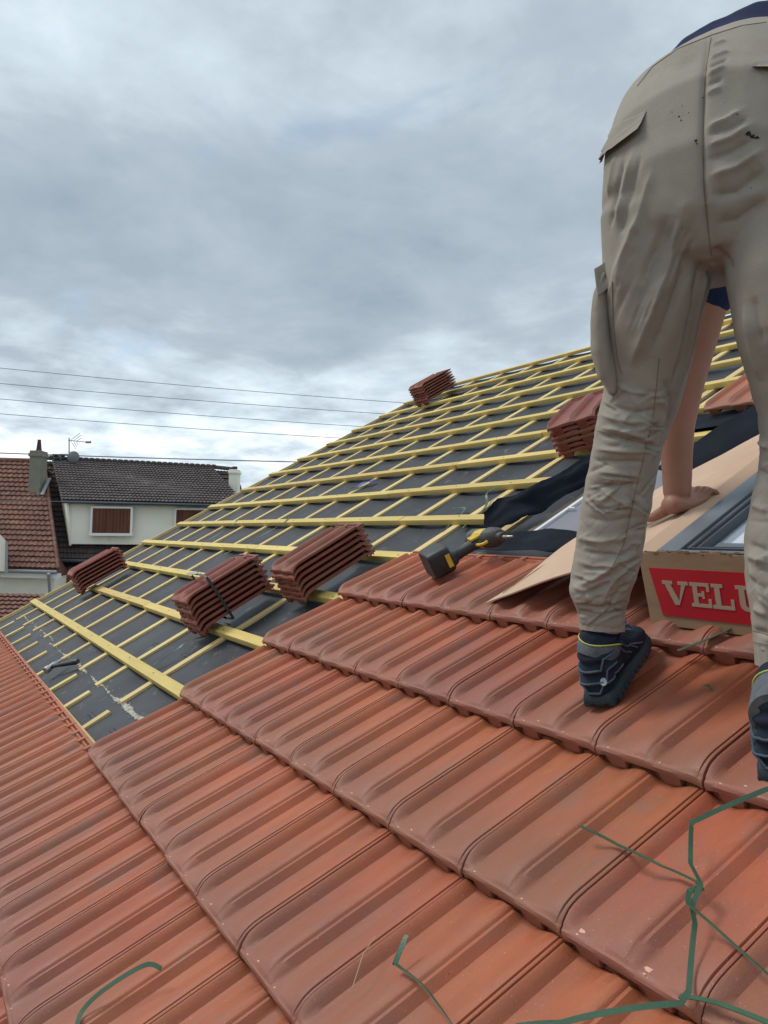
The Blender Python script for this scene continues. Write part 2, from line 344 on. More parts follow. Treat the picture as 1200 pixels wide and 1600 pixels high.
for c_, (u0, u1, txt) in rows.items():
    s0 = c_-1 if c_ >= 0 else -2
    s0 = {0: -1, 1: 0, 2: 1, 3: 2, 4: 3, -1: -2}[c_]
    for k, u in enumerate(range(u0, u1)):
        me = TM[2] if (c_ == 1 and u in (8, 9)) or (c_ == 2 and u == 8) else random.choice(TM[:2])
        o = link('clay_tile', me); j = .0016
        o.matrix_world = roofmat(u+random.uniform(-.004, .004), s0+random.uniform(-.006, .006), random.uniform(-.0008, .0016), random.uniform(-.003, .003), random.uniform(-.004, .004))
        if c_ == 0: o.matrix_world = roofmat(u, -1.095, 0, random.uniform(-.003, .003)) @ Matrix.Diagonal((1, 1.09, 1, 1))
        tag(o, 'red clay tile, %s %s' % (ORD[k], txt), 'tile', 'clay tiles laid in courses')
# bundles of tiles: u, s of nose, layers, rotation, text
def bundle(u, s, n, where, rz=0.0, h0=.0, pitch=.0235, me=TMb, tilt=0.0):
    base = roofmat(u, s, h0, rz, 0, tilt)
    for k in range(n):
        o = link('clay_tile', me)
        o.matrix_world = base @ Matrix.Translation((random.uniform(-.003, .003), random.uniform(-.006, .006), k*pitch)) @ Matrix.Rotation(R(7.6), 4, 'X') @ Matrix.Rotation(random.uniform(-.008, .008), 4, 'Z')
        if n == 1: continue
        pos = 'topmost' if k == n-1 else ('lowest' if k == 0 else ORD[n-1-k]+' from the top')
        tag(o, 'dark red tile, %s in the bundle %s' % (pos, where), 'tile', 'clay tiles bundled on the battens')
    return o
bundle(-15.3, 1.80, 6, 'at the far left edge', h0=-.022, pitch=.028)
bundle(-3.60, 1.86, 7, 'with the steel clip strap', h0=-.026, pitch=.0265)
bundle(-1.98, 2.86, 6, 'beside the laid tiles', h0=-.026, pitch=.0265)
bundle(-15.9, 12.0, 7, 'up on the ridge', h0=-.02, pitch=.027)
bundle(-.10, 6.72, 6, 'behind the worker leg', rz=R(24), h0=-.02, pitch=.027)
o = bundle(2.2, 7.72, 1, '', h0=-.025, me=TM[0]); tag(o, 'single red clay tile lying on the battens seen between the legs of the worker', 'tile')
# ------------------------------------------------------------------ house carrying the roof
house = empty('house', rp(0, 7, -.5))
tag(house, 'house under re-roofing with black underlay and yellow pine battens', 'house')
bpy.context.view_layer.update()
RIDGE = 14.15; VERGE = -19.15; UEND = 14
# underlay with the opening for the roof window
h_u = -.098
mb = MB()
def gridsheet(mb, u0, u1, s0, s1, hf, nu, ns):
    V = []; Fc = []
    for j in range(ns+1):
        for i in range(nu+1):
            u = u0+(u1-u0)*i/nu; s = s0+(s1-s0)*j/ns; V.append(rp(u, s, hf(u, s)))
    for j in range(ns):
        for i in range(nu):
            a = j*(nu+1)+i; Fc.append((a, a+1, a+nu+2, a+nu+1))
    mb.add(V, Fc)
def hu(u, s):
    k = (u+.6)/1.88; sag = (abs(math.sin(math.pi*k)))**1.2
    return h_u-.012*sag + .004*noise.noise(Vector((u*1.3, s*2.2, 1))) + (.006 if (s % 3.9) < .1 else 0)
for (a, b, c2, d2) in ((VERGE, 1.55, -4, RIDGE), (1.55, 10.2, 7.2, RIDGE), (1.55, 10.2, -4, 4.75), (10.2, UEND, -4, RIDGE)):
    gridsheet(mb, a, b, c2, d2, hu, max(2, int((b-a)*7)), max(2, int((d2-c2)*10)))
o = mb.build('underlay', M_under, house, smooth=60)
# far slope beyond the ridge, walls
mb = MB()
rt_ = rp(VERGE, RIDGE, -.10); run = (RIDGE+4)*G*math.cos(SL)
a_ = rp(VERGE, RIDGE, -.115); b_ = rp(UEND, RIDGE, -.115); dn = Vector((run, 0, -run*math.tan(SL)))
mb.box((a_+b_)/2+dn/2-Vector((0, 0, .03)), (b_-a_)/2, dn/2, N_*0+Vector((0, 0, .025)))
mb.build('rear_slope', M_under, house)
mb = MB()
lo = rp(VERGE+.4, -4, -.13); hi = rp(VERGE+.4, RIDGE, -.16); far = hi+dn
for uu in (VERGE+.4, UEND-.3):
    p = [rp(uu, -4, -.14), rp(uu, RIDGE, -.16), rp(uu, RIDGE, -.16)+dn]
    y = p[0].y; q = [Vector((p[0].x, y, -4.4)), Vector((p[2].x, y, -4.4))]
    poly = [q[0], q[1], p[2], p[1], p[0]]
    dy = Vector((0, .2 if uu > 0 else -.2, 0))
    mb.loft([poly, [v+dy for v in poly]])
for p in (rp(VERGE+.4, -3.6, -.3), rp(VERGE+.4, RIDGE, -.3)+dn*.95):
    y0, y1 = rp(VERGE+.4, 0).y-.22, rp(UEND-.3, 0).y+.22
    mb.box((p.x, (y0+y1)/2, (p.z-4.4)/2-.1), (.1, 0, 0), (0, (y0-y1)/2, 0), (0, 0, (p.z+4.4)/2-.1))
mb.build('wall', M_concrete, house)
def plank(name, u0, u1, s0, s1, h, th, wd, m, jit=0.0):
    """plank between two roof points (long axis), width wd, thickness th, top at height h"""
    p, q = rp(u0, s0, h-th/2), rp(u1, s1, h-th/2); d = (q-p); ln = d.length; d.normalize(); sd = N_.cross(d).normalized()
    me_ = MB(); me_.box((0, 0, 0), (wd/2, 0, 0), (0, ln/2, 0), (0, 0, th/2), bev=.0018)
    if name == 'batten' and s0 < 9:
        for k in range(10):
            un = -.60-1.88*k
            if u0+.1 < un < u1-.1:
                yn = (un-u0)*W-ln/2; xn = random.uniform(-.010, .010)
                me_.loft([[(xn+.0042*math.cos(a), yn+.0042*math.sin(a), z) for a in np.linspace(0, 2*math.pi, 8, endpoint=False)] for z in (th/2-.002, th/2+.0012)], 1)
    o = me_.build(name, [m, M_gasket], None, smooth=30); 
    mw = Matrix(((sd.x, d.x, N_.x, 0), (sd.y, d.y, N_.y, 0), (sd.z, d.z, N_.z, 0), (0, 0, 0, 1))); mw.translation = (p+q)/2
    return adopt(o, house, mw)
SB = .126
# battens (rows 1..13) : list of (u0,u1) pieces
HB = -.060
for k in range(0, 14):
    pcs = {0: [(-19.0, 12)], 1: [(-19.15, .55)], 2: [(-18.9, -8.2), (-8.18, .55)], 3: [(-19.1, -6.8), (-6.78, .6)], 4: [(-19.2, -7.5), (-7.48, .6)],
           5: [(-19.0, -2.6), (-2.58, .95)], 6: [(-19.15, -5.2), (-5.18, 1.15)], 7: [(-19.0, -4.2), (-4.18, 1.35), (1.7, 10)]}.get(k)
    if pcs is None:
        c = -12+((k*5.3) % 11); pcs = [(VERGE+random.uniform(-.25, .15), c), (c+.02, 12.5)]
    for a, b in pcs:
        dz = random.uniform(-.01, .01) - (.10 if k == 0 else 0)
        plank('batten', a, b, k+SB+dz, k+SB+random.uniform(-.012, .012), HB+random.uniform(-.001, .001), .028, .050, M_batten)
plank('ridge_batten', VERGE, 12.5, RIDGE-.06, RIDGE-.06, -.060, .03, .05, M_batten)
# counter-battens running up the slope
for k in range(0, 17):
    u = -.60-1.88*k if k < 10 else -17.5
    if k > 9: break
    plank('counter_batten', u, u+random.uniform(-.05, .05), .60+random.uniform(-.05, .06), RIDGE-.1, HB-.0285, .024, .050, M_counter)
    if k >= 1: plank('counter_batten', u+.12+random.uniform(-.1, .2), u+.12+random.uniform(-.1, .2), -1.5, .53+random.uniform(-.05, .03), HB-.030, .022, .046, M_counter)
plank('counter_batten', -.62, -.6, -3, -.1, HB-.031, .02, .036, M_counter)
for u, s0 in ((.98, 4.9), (1.42, 6.1), (3.2, 7.35), (5.1, 7.35), (7, 7.35), (8.9, 7.35), (10.8, 5)):
    plank('counter_batten', u, u, s0, RIDGE-.1, HB-.0285, .024, .050, M_counter)
for u in (1.3, 3.2, 5.1, 7, 8.9, 10.8): plank('counter_batten', u, u, -3, 4.4, HB-.0285, .024, .050, M_counter)
plank('verge_board', VERGE-.05, VERGE-.05, -4, RIDGE, -.078, .10, .020, M_counter)
# dusty mastic line where the old underlay stops
mb = MB()
def chipmesh(u, s, a, b, ang, h=.0):
    n = 7; t = [(a*(.6+.5*random.random())*math.cos(q), b*(.6+.5*random.random())*math.sin(q)) for q in np.linspace(0, 2*math.pi, n, endpoint=False)]
    ca, sa = math.cos(ang), math.sin(ang)
    ring = [rp(u+(x*ca-y*sa)/W, s+(x*sa+y*ca)/G, hu(u, s)+.0125*0+.002+h) for x, y in t]
    c = rp(u, s, hu(u, s)+.005+h); low = [p-N_*.008 for p in ring]
    mb.loft([low, ring], cap=False); b0 = len(mb.v); mb.add(ring+[c], [(i, (i+1) % n, n) for i in range(n)])
Ls = []; Rs = []
for i in range(520):
    u = -18.4+17.3*i/519; s = .66+.05*noise.noise(Vector((u*.8, 0, 3)))+(.06 if u < -11 else 0)+.012*noise.noise(Vector((u*6, 2, 0)))
    wd_ = max(.0006, (.004+.010*noise.noise(Vector((u*1.7, 9, 0)))+.006*noise.noise(Vector((u*9, 4, 0))))*(1 if u > -9 else .7)+(.006 if u > -3 else 0))/G
    Ls.append(rp(u, s-wd_*(1+.8*noise.noise(Vector((u*22, 1, 0)))), hu(u, s)+.0035)); Rs.append(rp(u, s+wd_*(1+.8*noise.noise(Vector((u*19, 6, 0)))), hu(u, s)+.0035))
V = []
for a, b in zip(Ls, Rs): V += [a-N_*.006, a, a.lerp(b, .5)+N_*.003, b, b-N_*.006]
mb.add(V, [(5*i+k, 5*i+k+1, 5*i+k+6, 5*i+k+5) for i in range(519) for k in range(4)])
for i in range(150):
    u = random.uniform(-18.5, -1.2); s = .66+random.gauss(0, .035) + (.06 if u < -11 else 0)
    chipmesh(u, s, random.uniform(.002, .012), random.uniform(.002, .005), random.uniform(-.4, .4))
for i in range(160):
    u = random.uniform(-17, 0); s = random.uniform(.5, 3.4); chipmesh(u, s, random.uniform(.001, .004), random.uniform(.001, .003), random.uniform(-3, 3))
mb.build('mastic_line', M_mastic, house)
# faint printing on the underlay (illegible)
mb = MB()
for (u, s) in ((-1.3, 1.35), (-1.5, 1.8), (-3.2, 1.6), (-5.1, 1.55), (-1.6, .35), (-3.1, .3), (-3.6, 2.3), (.2, 2.25), (-1.2, 2.5)):
    for q in range(10):
        for rr in range(2): 
            if random.random() < .75: chipmesh(u+q*.045, s+rr*.05+random.uniform(-.004, .004), .0035, random.uniform(.002, .005), random.uniform(-.4, .4), -.0005)
mb.build('printed_marks', mat('faint_print', (.13, .14, .15), .8, .2), house)['kind'] = 'stuff'
# loose edge of membrane along the opening
def ribbon(name, A, B, n, m, parent, amp=.006, th=.0015, cols=9, seed=0, bow=0.0):
    """sheet between two polylines, gently crumpled"""
    A = resample(A, n); B = resample(B, n); mb = MB(); V = []
    for i in range(n):
        for j in range(cols):
            t = j/(cols-1); p = A[i].lerp(B[i], t)
            nn = noise.noise(Vector((i*.13, j*.32, seed*7.7))); p = p+N_*(amp*nn + bow*math.sin(math.pi*t)) + S_*(amp*.6*noise.noise(Vector((i*.16, j*.3, seed*3.1+9))))
            V.append(p+N_*(amp*.12*noise.noise(Vector((i*1.1, j*1.3, seed+5)))))
    off = Vector(N_)*-th; m0 = len(V); V2 = V+[p+off for p in V]; Fc = []
    for i in range(n-1):
        for j in range(cols-1):
            a = i*cols+j; Fc.append((a, a+1, a+cols+1, a+cols)); Fc.append((m0+a, m0+a+cols, m0+a+cols+1, m0+a+1))
    for i in range(n-1):
        a = i*cols; Fc.append((a, a+cols, m0+a+cols, m0+a)); a = i*cols+cols-1; Fc.append((a, m0+a, m0+a+cols, a+cols))
    for j in range(cols-1):
        Fc.append((j, m0+j, m0+j+1, j+1)); a = (n-1)*cols+j; Fc.append((a, a+1, m0+a+1, m0+a))
    mb.add(V2, Fc); return mb.build(name, m, parent, smooth=60)
ribbon('membrane_flap', [rp(.90, 4.80, .02), rp(1.0, 5.08, .035), rp(1.35, 5.32, .035), rp(1.30, 5.75, .02), rp(1.25, 6.2, .01), rp(1.2, 6.8, -.02), rp(1.2, 7.3, -.05)],
       [rp(1.12, 4.62, -.05), rp(1.40, 4.92, -.055), rp(1.62, 5.2, -.05), rp(1.60, 5.8, -.06), rp(1.65, 6.4, -.08), rp(1.7, 6.9, -.09), rp(1.7, 7.3, -.10)], 60, M_membrane, house, .022, seed=1, bow=.004, cols=13)
ribbon('membrane_flap', [rp(1.05, 4.55, -.045), rp(2.0, 4.48, -.018), rp(2.8, 4.50, -.006), rp(3.6, 4.46, -.010), rp(4.4, 4.4, -.035)],
       [rp(1.15, 4.26, -.045), rp(2.0, 4.18, -.030), rp(2.8, 4.18, -.028), rp(3.6, 4.18, -.03), rp(4.4, 4.16, -.04)], 50, M_membrane, house, .012, seed=2, bow=.006, cols=12)
ribbon('membrane_flap', [rp(3.15, 5.95, -.02), rp(3.6, 6.2, .02), rp(4.0, 6.6, .06), rp(4.3, 7.0, .06), rp(4.4, 7.4, .03)],
       [rp(3.95, 5.75, -.09), rp(4.5, 5.95, -.06), rp(5.0, 6.2, -.04), rp(5.3, 6.5, -.03), rp(5.5, 6.9, -.03)], 34, M_membrane, house, .012, seed=4, bow=.012)
ribbon('membrane_flap', [rp(1.5, 7.95, -.075), rp(2.4, 7.95, -.075), rp(3.3, 7.9, -.075), rp(4.4, 7.9, -.075)],
       [rp(1.5, 7.22, -.09), rp(2.4, 7.18, -.05), rp(3.3, 7.22, -.045), rp(4.4, 7.3, -.06)], 30, M_membrane, house, .008, seed=5)
# opening: rafters, attic surfaces blackened to paint its deep shade, grey lining sheet
mb = MB(); mb.box(rp(1.78, 6.0, -.17), U_*.05, S_*(.46), N_*.075); mb.build('rafter', M_dustwood, house)
mb = MB(); mb.box(rp(5.7, 7.28, -.18), U_*1.0, S_*.03, N_*.07); mb.build('rafter', M_dustwood, house)
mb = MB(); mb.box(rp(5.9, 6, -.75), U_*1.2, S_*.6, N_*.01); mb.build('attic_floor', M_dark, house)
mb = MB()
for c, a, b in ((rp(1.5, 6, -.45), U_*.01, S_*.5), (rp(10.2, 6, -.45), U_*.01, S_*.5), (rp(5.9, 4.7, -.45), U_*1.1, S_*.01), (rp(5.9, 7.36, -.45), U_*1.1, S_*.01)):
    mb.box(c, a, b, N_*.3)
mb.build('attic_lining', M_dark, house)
sheet = empty('lining_sheet', rp(3.4, 5.4, -.06)); tag(sheet, 'flat grey panel with white edge strip lying in the roof opening', 'panel')
mb = MB(); mb.box(rp(3.45, 5.55, -.062), U_*.30, S_*.31, N_*.004, bev=.001); mb.build('panel', M_sheet, sheet)
mb = MB(); mb.box(rp(2.21, 5.55, -.057), U_*.010, S_*.312, N_*.009, bev=.002); mb.box(rp(2.33, 5.2, -.05), U_*.016, S_*.004, N_*.006); mb.build('edge_strip', M_white, sheet)

# ------------------------------------------------------------------ cardboard box with the roof window in it
box = empty('cardboard_box', rp(7.8, 4.9, 0)); tag(box, 'open brown cardboard carton with red printed brand panel, standing on the laid tiles', 'box')
BU0, BU1, BS0, BS1, BH = 6.24, 9.55, 3.19, 6.55, .168
FN = (rp(0, 3.31, .16)-rp(0, 3.18, 0)).normalized()        # up direction of the leaning front
def fp(u, v, out=0.0):
    fn = FN.cross(U_).normalized(); fn = -fn if fn.dot(S_) > 0 else fn
    return rp(0, 3.18, 0)+U_*(u*W)+FN*v+fn*out
def slab(mb, quad, th, nrm, mi=0):
    q = [Vector(p) for p in quad]; mb.loft([q, [p-nrm*th for p in q]], mi)
FRN = FN.cross(U_).normalized(); FRN = -FRN if FRN.dot(S_) > 0 else FRN
mb = MB()
top = [fp(BU0-.02, .170)] ; n = 46
ragged = [fp(BU0-.02+(BU1-BU0+.02)*i/n, .172+random.uniform(-.0028, .0028)*(1 if 0 < i < n else 0)) for i in range(n+1)]
quad_f = [fp(BU0+.02, -.004)]+ragged[:0]
front = [fp(BU0+.01, -.004), fp(BU1, -.004)] + ragged[::-1]
mb.loft([front, [p-FRN*.005 for p in front]])
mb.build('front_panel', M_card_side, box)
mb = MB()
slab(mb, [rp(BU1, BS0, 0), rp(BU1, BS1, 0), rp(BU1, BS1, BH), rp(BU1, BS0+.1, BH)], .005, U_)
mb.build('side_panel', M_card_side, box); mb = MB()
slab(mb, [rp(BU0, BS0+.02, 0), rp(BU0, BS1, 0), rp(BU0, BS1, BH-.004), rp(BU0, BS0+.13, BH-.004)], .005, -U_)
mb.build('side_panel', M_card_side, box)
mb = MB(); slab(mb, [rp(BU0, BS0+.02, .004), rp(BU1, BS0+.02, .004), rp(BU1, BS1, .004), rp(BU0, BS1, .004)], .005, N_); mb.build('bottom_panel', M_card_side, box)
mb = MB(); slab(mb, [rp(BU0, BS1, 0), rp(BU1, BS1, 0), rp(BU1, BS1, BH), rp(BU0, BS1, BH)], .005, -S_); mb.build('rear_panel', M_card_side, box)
# wide flap folded out to the left, down to the tiles
mb = MB(); V = []; ni, nj = 60, 14
for i in range(ni+1):
    t = i/ni; s = 3.10+(6.55-3.10)*t
    uo = 3.80+.45*t+1.3*max(0, t-.5)+.10*noise.noise(Vector((t*5, 1, 0)))+.02*noise.noise(Vector((t*40, 3, 0)))*(1 if t > .6 else .3)
    ho = .012+.010*math.sin(math.pi*min(1, t*1.1))+.012*t
    for j in range(nj+1):
        k = j/nj; u = uo+(BU0-uo)*k; h = ho+(BH-ho)*(k**.92)
        ss = s + (.0 + .22*k)*(1-t) + (.008*noise.noise(Vector((k*30, 5, 0))) if i == 0 else 0)
        hh = h+.004*noise.noise(Vector((t*4, k*3, 2)))
        V.append(rp(u, ss, hh))
m0 = len(V); V2 = V+[p-N_*.0045 for p in V]; Fc = []
for i in range(ni):
    for j in range(nj):
        a = i*(nj+1)+j; Fc.append((a, a+1, a+nj+2, a+nj+1)); Fc.append((m0+a, m0+a+nj+1, m0+a+nj+2, m0+a+1))
for j in range(nj): Fc.append((j, m0+j, m0+j+1, j+1)); a = ni*(nj+1)+j; Fc.append((a, a+1, m0+a+1, m0+a))
for i in range(ni): a = i*(nj+1); Fc.append((a, a+nj+1, m0+a+nj+1, m0+a)); a += nj; Fc.append((a, m0+a, m0+a+nj+1, a+nj+1))
mb.add(V2, Fc); flap = mb.build('side_flap', M_card, box, smooth=50)
# folded rim beside the window, torn rim along front
mb = MB(); pts = [rp(BU0-.02, BS0+.12, BH+.001), rp(BU0+.15, BS0+.12, BH-.012), rp(BU0+.15, BS1, BH-.012), rp(BU0-.02, BS1, BH+.001)]; slab(mb, pts, .004, N_); mb.build('folded_rim', M_card, box)
mb = MB()
for i in range(150):
    u = random.uniform(BU0, BU1); mb.box(fp(u, .172+random.uniform(-.002, .004), random.uniform(-.004, .001)), U_*random.uniform(.002, .008), FN*random.uniform(.0006, .0022), FRN*.0008)
mb.build('torn_edge', M_card_edge, box)
# crease line on the flap
mb = MB(); mb.tube([rp(4.03+.45*t+1.3*max(0, t-.5), 3.20+3.2*t, .031+.02*t) for t in np.linspace(0, 1, 14)], .0012, 5); mb.build('crease', M_card_edge, box)
# printed red panel and letters on the front
mb = MB(); q = [fp(6.417, .021, .0022), fp(8.05, .021, .0022), fp(8.14, .134, .0022), fp(6.33, .134, .0022)]; slab(mb, q, .003, FRN)
pr = mb.build('printed_panel', M_red, box)
def letter(polys, x0, wd):
    mb = MB()
    for P in polys:
        a = [fp(x0+x*wd, .050+y*.0555, .0036) for x, y in P]; mb.loft([a, [p-FRN*.0016 for p in a]])
    return mb.build('printed_letter', M_letter, pr)
def rc(x0, y0, x1, y1): return [(x0, y0), (x1, y0), (x1, y1), (x0, y1)]
LET = {'V': [rc(-.04, .86, .40, 1), rc(.62, .86, 1.04, 1), [(.06, .87), (.30, .87), (.60, .17), (.585, 0), (.40, 0)], [(.60, .17), (.585, 0), (.94, .87), (.76, .87)]],
       'E': [rc(0, 0, .98, .14), rc(0, .86, .94, 1), rc(.13, .14, .36, .86), rc(.36, .44, .68, .57), rc(.56, .36, .68, .44), rc(.56, .57, .68, .66), rc(.80, .66, .94, .86), rc(.84, .14, .98, .36)],
       'L': [rc(0, 0, .96, .14), rc(0, .86, .52, 1), rc(.14, .14, .38, .86), rc(.82, .14, .96, .42)],
       'U': [rc(-.02, .86, .44, 1), rc(.60, .86, 1.02, 1), rc(.10, .26, .33, .86), rc(.72, .26, .90, .86), [(.10, .26), (.33, .26), (.38, .17), (.50, .13), (.50, -.01), (.28, .02), (.14, .12)], [(.90, .26), (.86, .12), (.72, .02), (.50, -.01), (.50, .13), (.66, .17), (.72, .26)]],
       'X': [rc(-.02, .86, .42, 1), rc(.60, .86, 1.0, 1), rc(-.04, 0, .38, .14), rc(.56, 0, 1.04, .14), [(.08, .86), (.34, .86), (.93, .14), (.66, .14)], [(.70, .86), (.90, .86), (.30, .14), (.08, .14)]]}
for ch, x0, wd in (('V', 6.478, .266), ('E', 6.772, .218), ('L', 6.998, .225), ('U', 7.245, .245), ('X', 7.50, .27)): letter(LET[ch], x0, wd)
# roof window lying in the carton
win = empty('roof_window', rp(7.8, 4.9, .05)); tag(win, 'grey metal framed roof window with pale glass lying inside the open carton', 'window')
def rect_ring(mb, u0, u1, s0, s1, wu, ws, h0, h1, bev=.002):
    hc, hh = (h0+h1)/2, (h1-h0)/2
    for (a, b) in ((u0, u0+wu), (u1-wu, u1)): mb.box(rp((a+b)/2, (s0+s1)/2, hc), U_*((b-a)/2*W), S_*((s1-s0)/2*G), N_*hh, bev=bev)
    for (a, b) in ((s0, s0+ws), (s1-ws, s1)): mb.box(rp((u0+u1)/2, (a+b)/2, hc), U_*(((u1-u0)/2-wu)*W-.0005), S_*((b-a)/2*G), N_*hh, bev=bev)
u0, u1, s0, s1 = 6.40, 9.42, 3.345, 6.46
mb = MB(); rect_ring(mb, u0, u1, s0, s1, .235, .03, .05, .162); mb.build('outer_frame', M_alu, win, smooth=30)
mb = MB(); rect_ring(mb, u0+.24, u1-.24, s0+.035, s1-.035, .035, .02, .05, .150); mb.build('gasket', M_gasket, win)
mb = MB(); rect_ring(mb, u0+.278, u1-.278, s0+.058, s1-.058, .045, .012, .05, .160); rect_ring(mb, u0+.33, u1-.33, s0+.075, s1-.075, .04, .035, .05, .154)
sash = mb.build('sash', M_alu_dark, win, smooth=30)
mb = MB(); mb.box(rp(7.9, s0+.13, .150), U_*.245, S_*.009, N_*.006, bev=.003); mb.build('bottom_rail', M_alu, sash, smooth=30)
mb = MB(); mb.box(rp((u0+u1)/2, (s0+s1)/2, .128), U_*((u1-u0-.75)/2*W), S_*((s1-s0-.22)/2*G), N_*.004); mb.build('pane', M_glass, win)
mb = MB(); slab(mb, [rp(6.93, 3.48, .1345), rp(8.9, 3.50, .1345), rp(8.9, 6.1, .1345), rp(6.93, 6.1, .1345)], .0015, N_); mb.build('protective_film', M_film, win)
# ------------------------------------------------------------------ impact driver
dr = empty('impact_driver', rp(2.0, 3.7, 0)); tag(dr, 'yellow and black cordless impact driver lying on the topmost laid tiles', 'power tool')
ax = (S_*.90+U_*.28).normalized(); up_ = N_; sd = ax.cross(up_).normalized()      # handle axis / side (+U)
if sd.dot(U_) < 0: sd = -sd
B0 = rp(2.10, 3.56, .006); DS = 1.10
def dp(a, b, c): return B0+ax*a+sd*b+up_*c
def rrect(c, X, Y, hx, hy, n=20, k=3.2):
    return [c+X*(hx*math.copysign(abs(math.cos(t))**(2/k), math.cos(t)))+Y*(hy*math.copysign(abs(math.sin(t))**(2/k), math.sin(t))) for t in np.linspace(0, 2*math.pi, n, endpoint=False)]
mb = MB()
mb.loft([rrect(dp(a, 0, .046), sd, up_, .056*k, .045*k, 28, 6) for a, k in ((-.050, .90), (-.047, .96), (-.042, .985), (.016, 1.0), (.018, .96), (.022, .96), (.027, .9))])
for q in range(4): mb.box(dp(-.018+q*.009, .0548, .040), ax*.0022, sd*.0016, up_*.018, bev=.0007)
mb.build('battery', M_blk, dr, smooth=35)
mb = MB(); mb.box(dp(.012, .0565, .045), ax*.008, sd*.0020, up_*.022, bev=.001); mb.build('battery_label', M_yel, dr)
mb = MB(); mb.loft([rrect(dp(.030, 0, .034), sd, up_, .042, .026, 24, 4), rrect(dp(.042, .002, .034), sd, up_, .036, .024, 24, 3.5), rrect(dp(.052, .002, .034), sd, up_, .022, .019, 24, 2.6), rrect(dp(.075, .003, .035), sd, up_, .0185, .017, 24, 2.4), rrect(dp(.105, .003, .036), sd, up_, .0195, .017, 24, 2.4), rrect(dp(.135, .001, .037), sd, up_, .022, .018, 24, 2.4)])
mb.build('handle', M_blk, dr, smooth=40)
mb = MB()
hd = (sd*.88+ax*.38).normalized(); hx = ax; 
def hp_(a, n=24, r=.03, k=2.2, c=0.0): return rrect(dp(.165, 0, .039)+hd*a+ax*c, ax, up_, r*1.05, r, n, k)
mb.loft([hp_(-.062, r=.018), hp_(-.060, r=.024), hp_(-.045, r=.029), hp_(-.018, r=.031), hp_(.012, r=.031), hp_(.020, r=.0295)])
# yellow guard ring and spine under the head
mb.tube([dp(.125, .022, .038), dp(.128, .045, .040), dp(.140, .058, .042), dp(.152, .055, .042)], .0055, 10)
mb.tube([dp(.060, -.020, .038), dp(.095, -.021, .040), dp(.128, -.024, .042), dp(.150, -.03, .044)], .0065, 10)
mb.box(dp(.135, .0, .058), ax*.022, sd*.018, up_*.004, bev=.002)
mb.build('yellow_housing', M_yel, dr, smooth=40)
mb = MB(); mb.loft([hp_(-.052, r=.0312), hp_(-.048, r=.0325), hp_(-.030, r=.0325), hp_(-.026, r=.0312)]); mb.loft([hp_(.021, r=.030), hp_(.023, r=.034), hp_(.050, r=.032), hp_(.068, r=.024), hp_(.072, r=.017), hp_(.085, r=.014), hp_(.086, r=.008)]); mb.build('hammer_case', M_grey_p, dr, smooth=35)
mb = MB(); mb.loft([hp_(.0865, r=.006, k=2), hp_(.100, r=.006, k=2), hp_(.101, r=.0038, k=2), hp_(.128, r=.0036, k=2), hp_(.130, r=.002, k=2)]); mb.build('drill_bit', M_steel, dr, smooth=35)
mb = MB(); mb.box(dp(.140, .030, .040), ax*.010, sd*.004, up_*.007, bev=.003); mb.build('trigger', M_blk, dr)
for c_ in [o for o in sc.objects if o.parent is dr]:      # true size of the tool
    c_.matrix_basis = Matrix.Translation(B0) @ Matrix.Scale(DS, 4) @ Matrix.Translation(-B0)
# ------------------------------------------------------------------ hammer
hm = empty('hammer', rp(-7.0, .35, -.06)); tag(hm, 'small black handled hammer lying on the underlay at the edge of the long bottom course', 'hammer')
H0 = rp(-7.25, .36, -.055); hx = (S_*.45+U_*.9).normalized(); hy = N_.cross(hx).normalized()
mb = MB(); q = lambda a, b, c: H0+hx*a+hy*b+N_*c
mb.loft([rrect(q(0, b, .0), hx, N_, r1, r2, 16, 3) for b, r1, r2 in ((-.045, .017, .017), (-.043, .019, .019), (-.022, .019, .019), (-.018, .013, .014), (.02, .014, .015), (.045, .012, .008), (.075, .013, .003))]); mb.build('head', M_steel, hm, smooth=40)
mb = MB(); mb.loft([rrect(q(a, -.002, 0), hy, N_, r1, r2, 16, 2.4) for a, r1, r2 in ((.013, .012, .010), (.06, .011, .009), (.12, .014, .012), (.20, .017, .014), (.24, .019, .015), (.25, .012, .010))]); mb.build('handle', M_blk, hm, smooth=40)
# ------------------------------------------------------------------ plastic straps
def strapobj(name, pts, label, wd=.0055, m=None, twist=None, group='green packing straps', cat='strap', th=.0006, n=40, parent=None):
    P = resample(pts, n) if n > len(pts) else [Vector(p) for p in pts]; rings = []
    for i, p in enumerate(P):
        t = (P[min(i+1, len(P)-1)]-P[max(i-1, 0)]).normalized()
        nn = (N_-t*N_.dot(t)).normalized(); sdv = t.cross(nn)
        a = (twist[0]+(twist[1]-twist[0])*i/(len(P)-1)) if twist else .25*math.sin(i*.35)
        x = sdv*math.cos(a)+nn*math.sin(a); z = nn*math.cos(a)-sdv*math.sin(a)
        rings.append([p+x*wd+z*th, p-x*wd+z*th, p-x*wd-z*th, p+x*wd-z*th])
    mb = MB(); mb.loft(rings); o = mb.build(name, m or M_strap, parent, smooth=50)
    if parent is None: tag(o, label, cat, group)
    return o
def dense(pts, k=8):   # keep the sharp kinks of a stiff strap
    out = []
    for a, b in zip(pts[:-1], pts[1:]):
        for i in range(k): out.append(Vector(a).lerp(Vector(b), i/k)+N_*(.0015*math.sin(i*math.pi/k)))
    return out+[Vector(pts[-1])]
hs = .012
def rps(L_): return [rp(u, s, h) for u, s, h in L_]
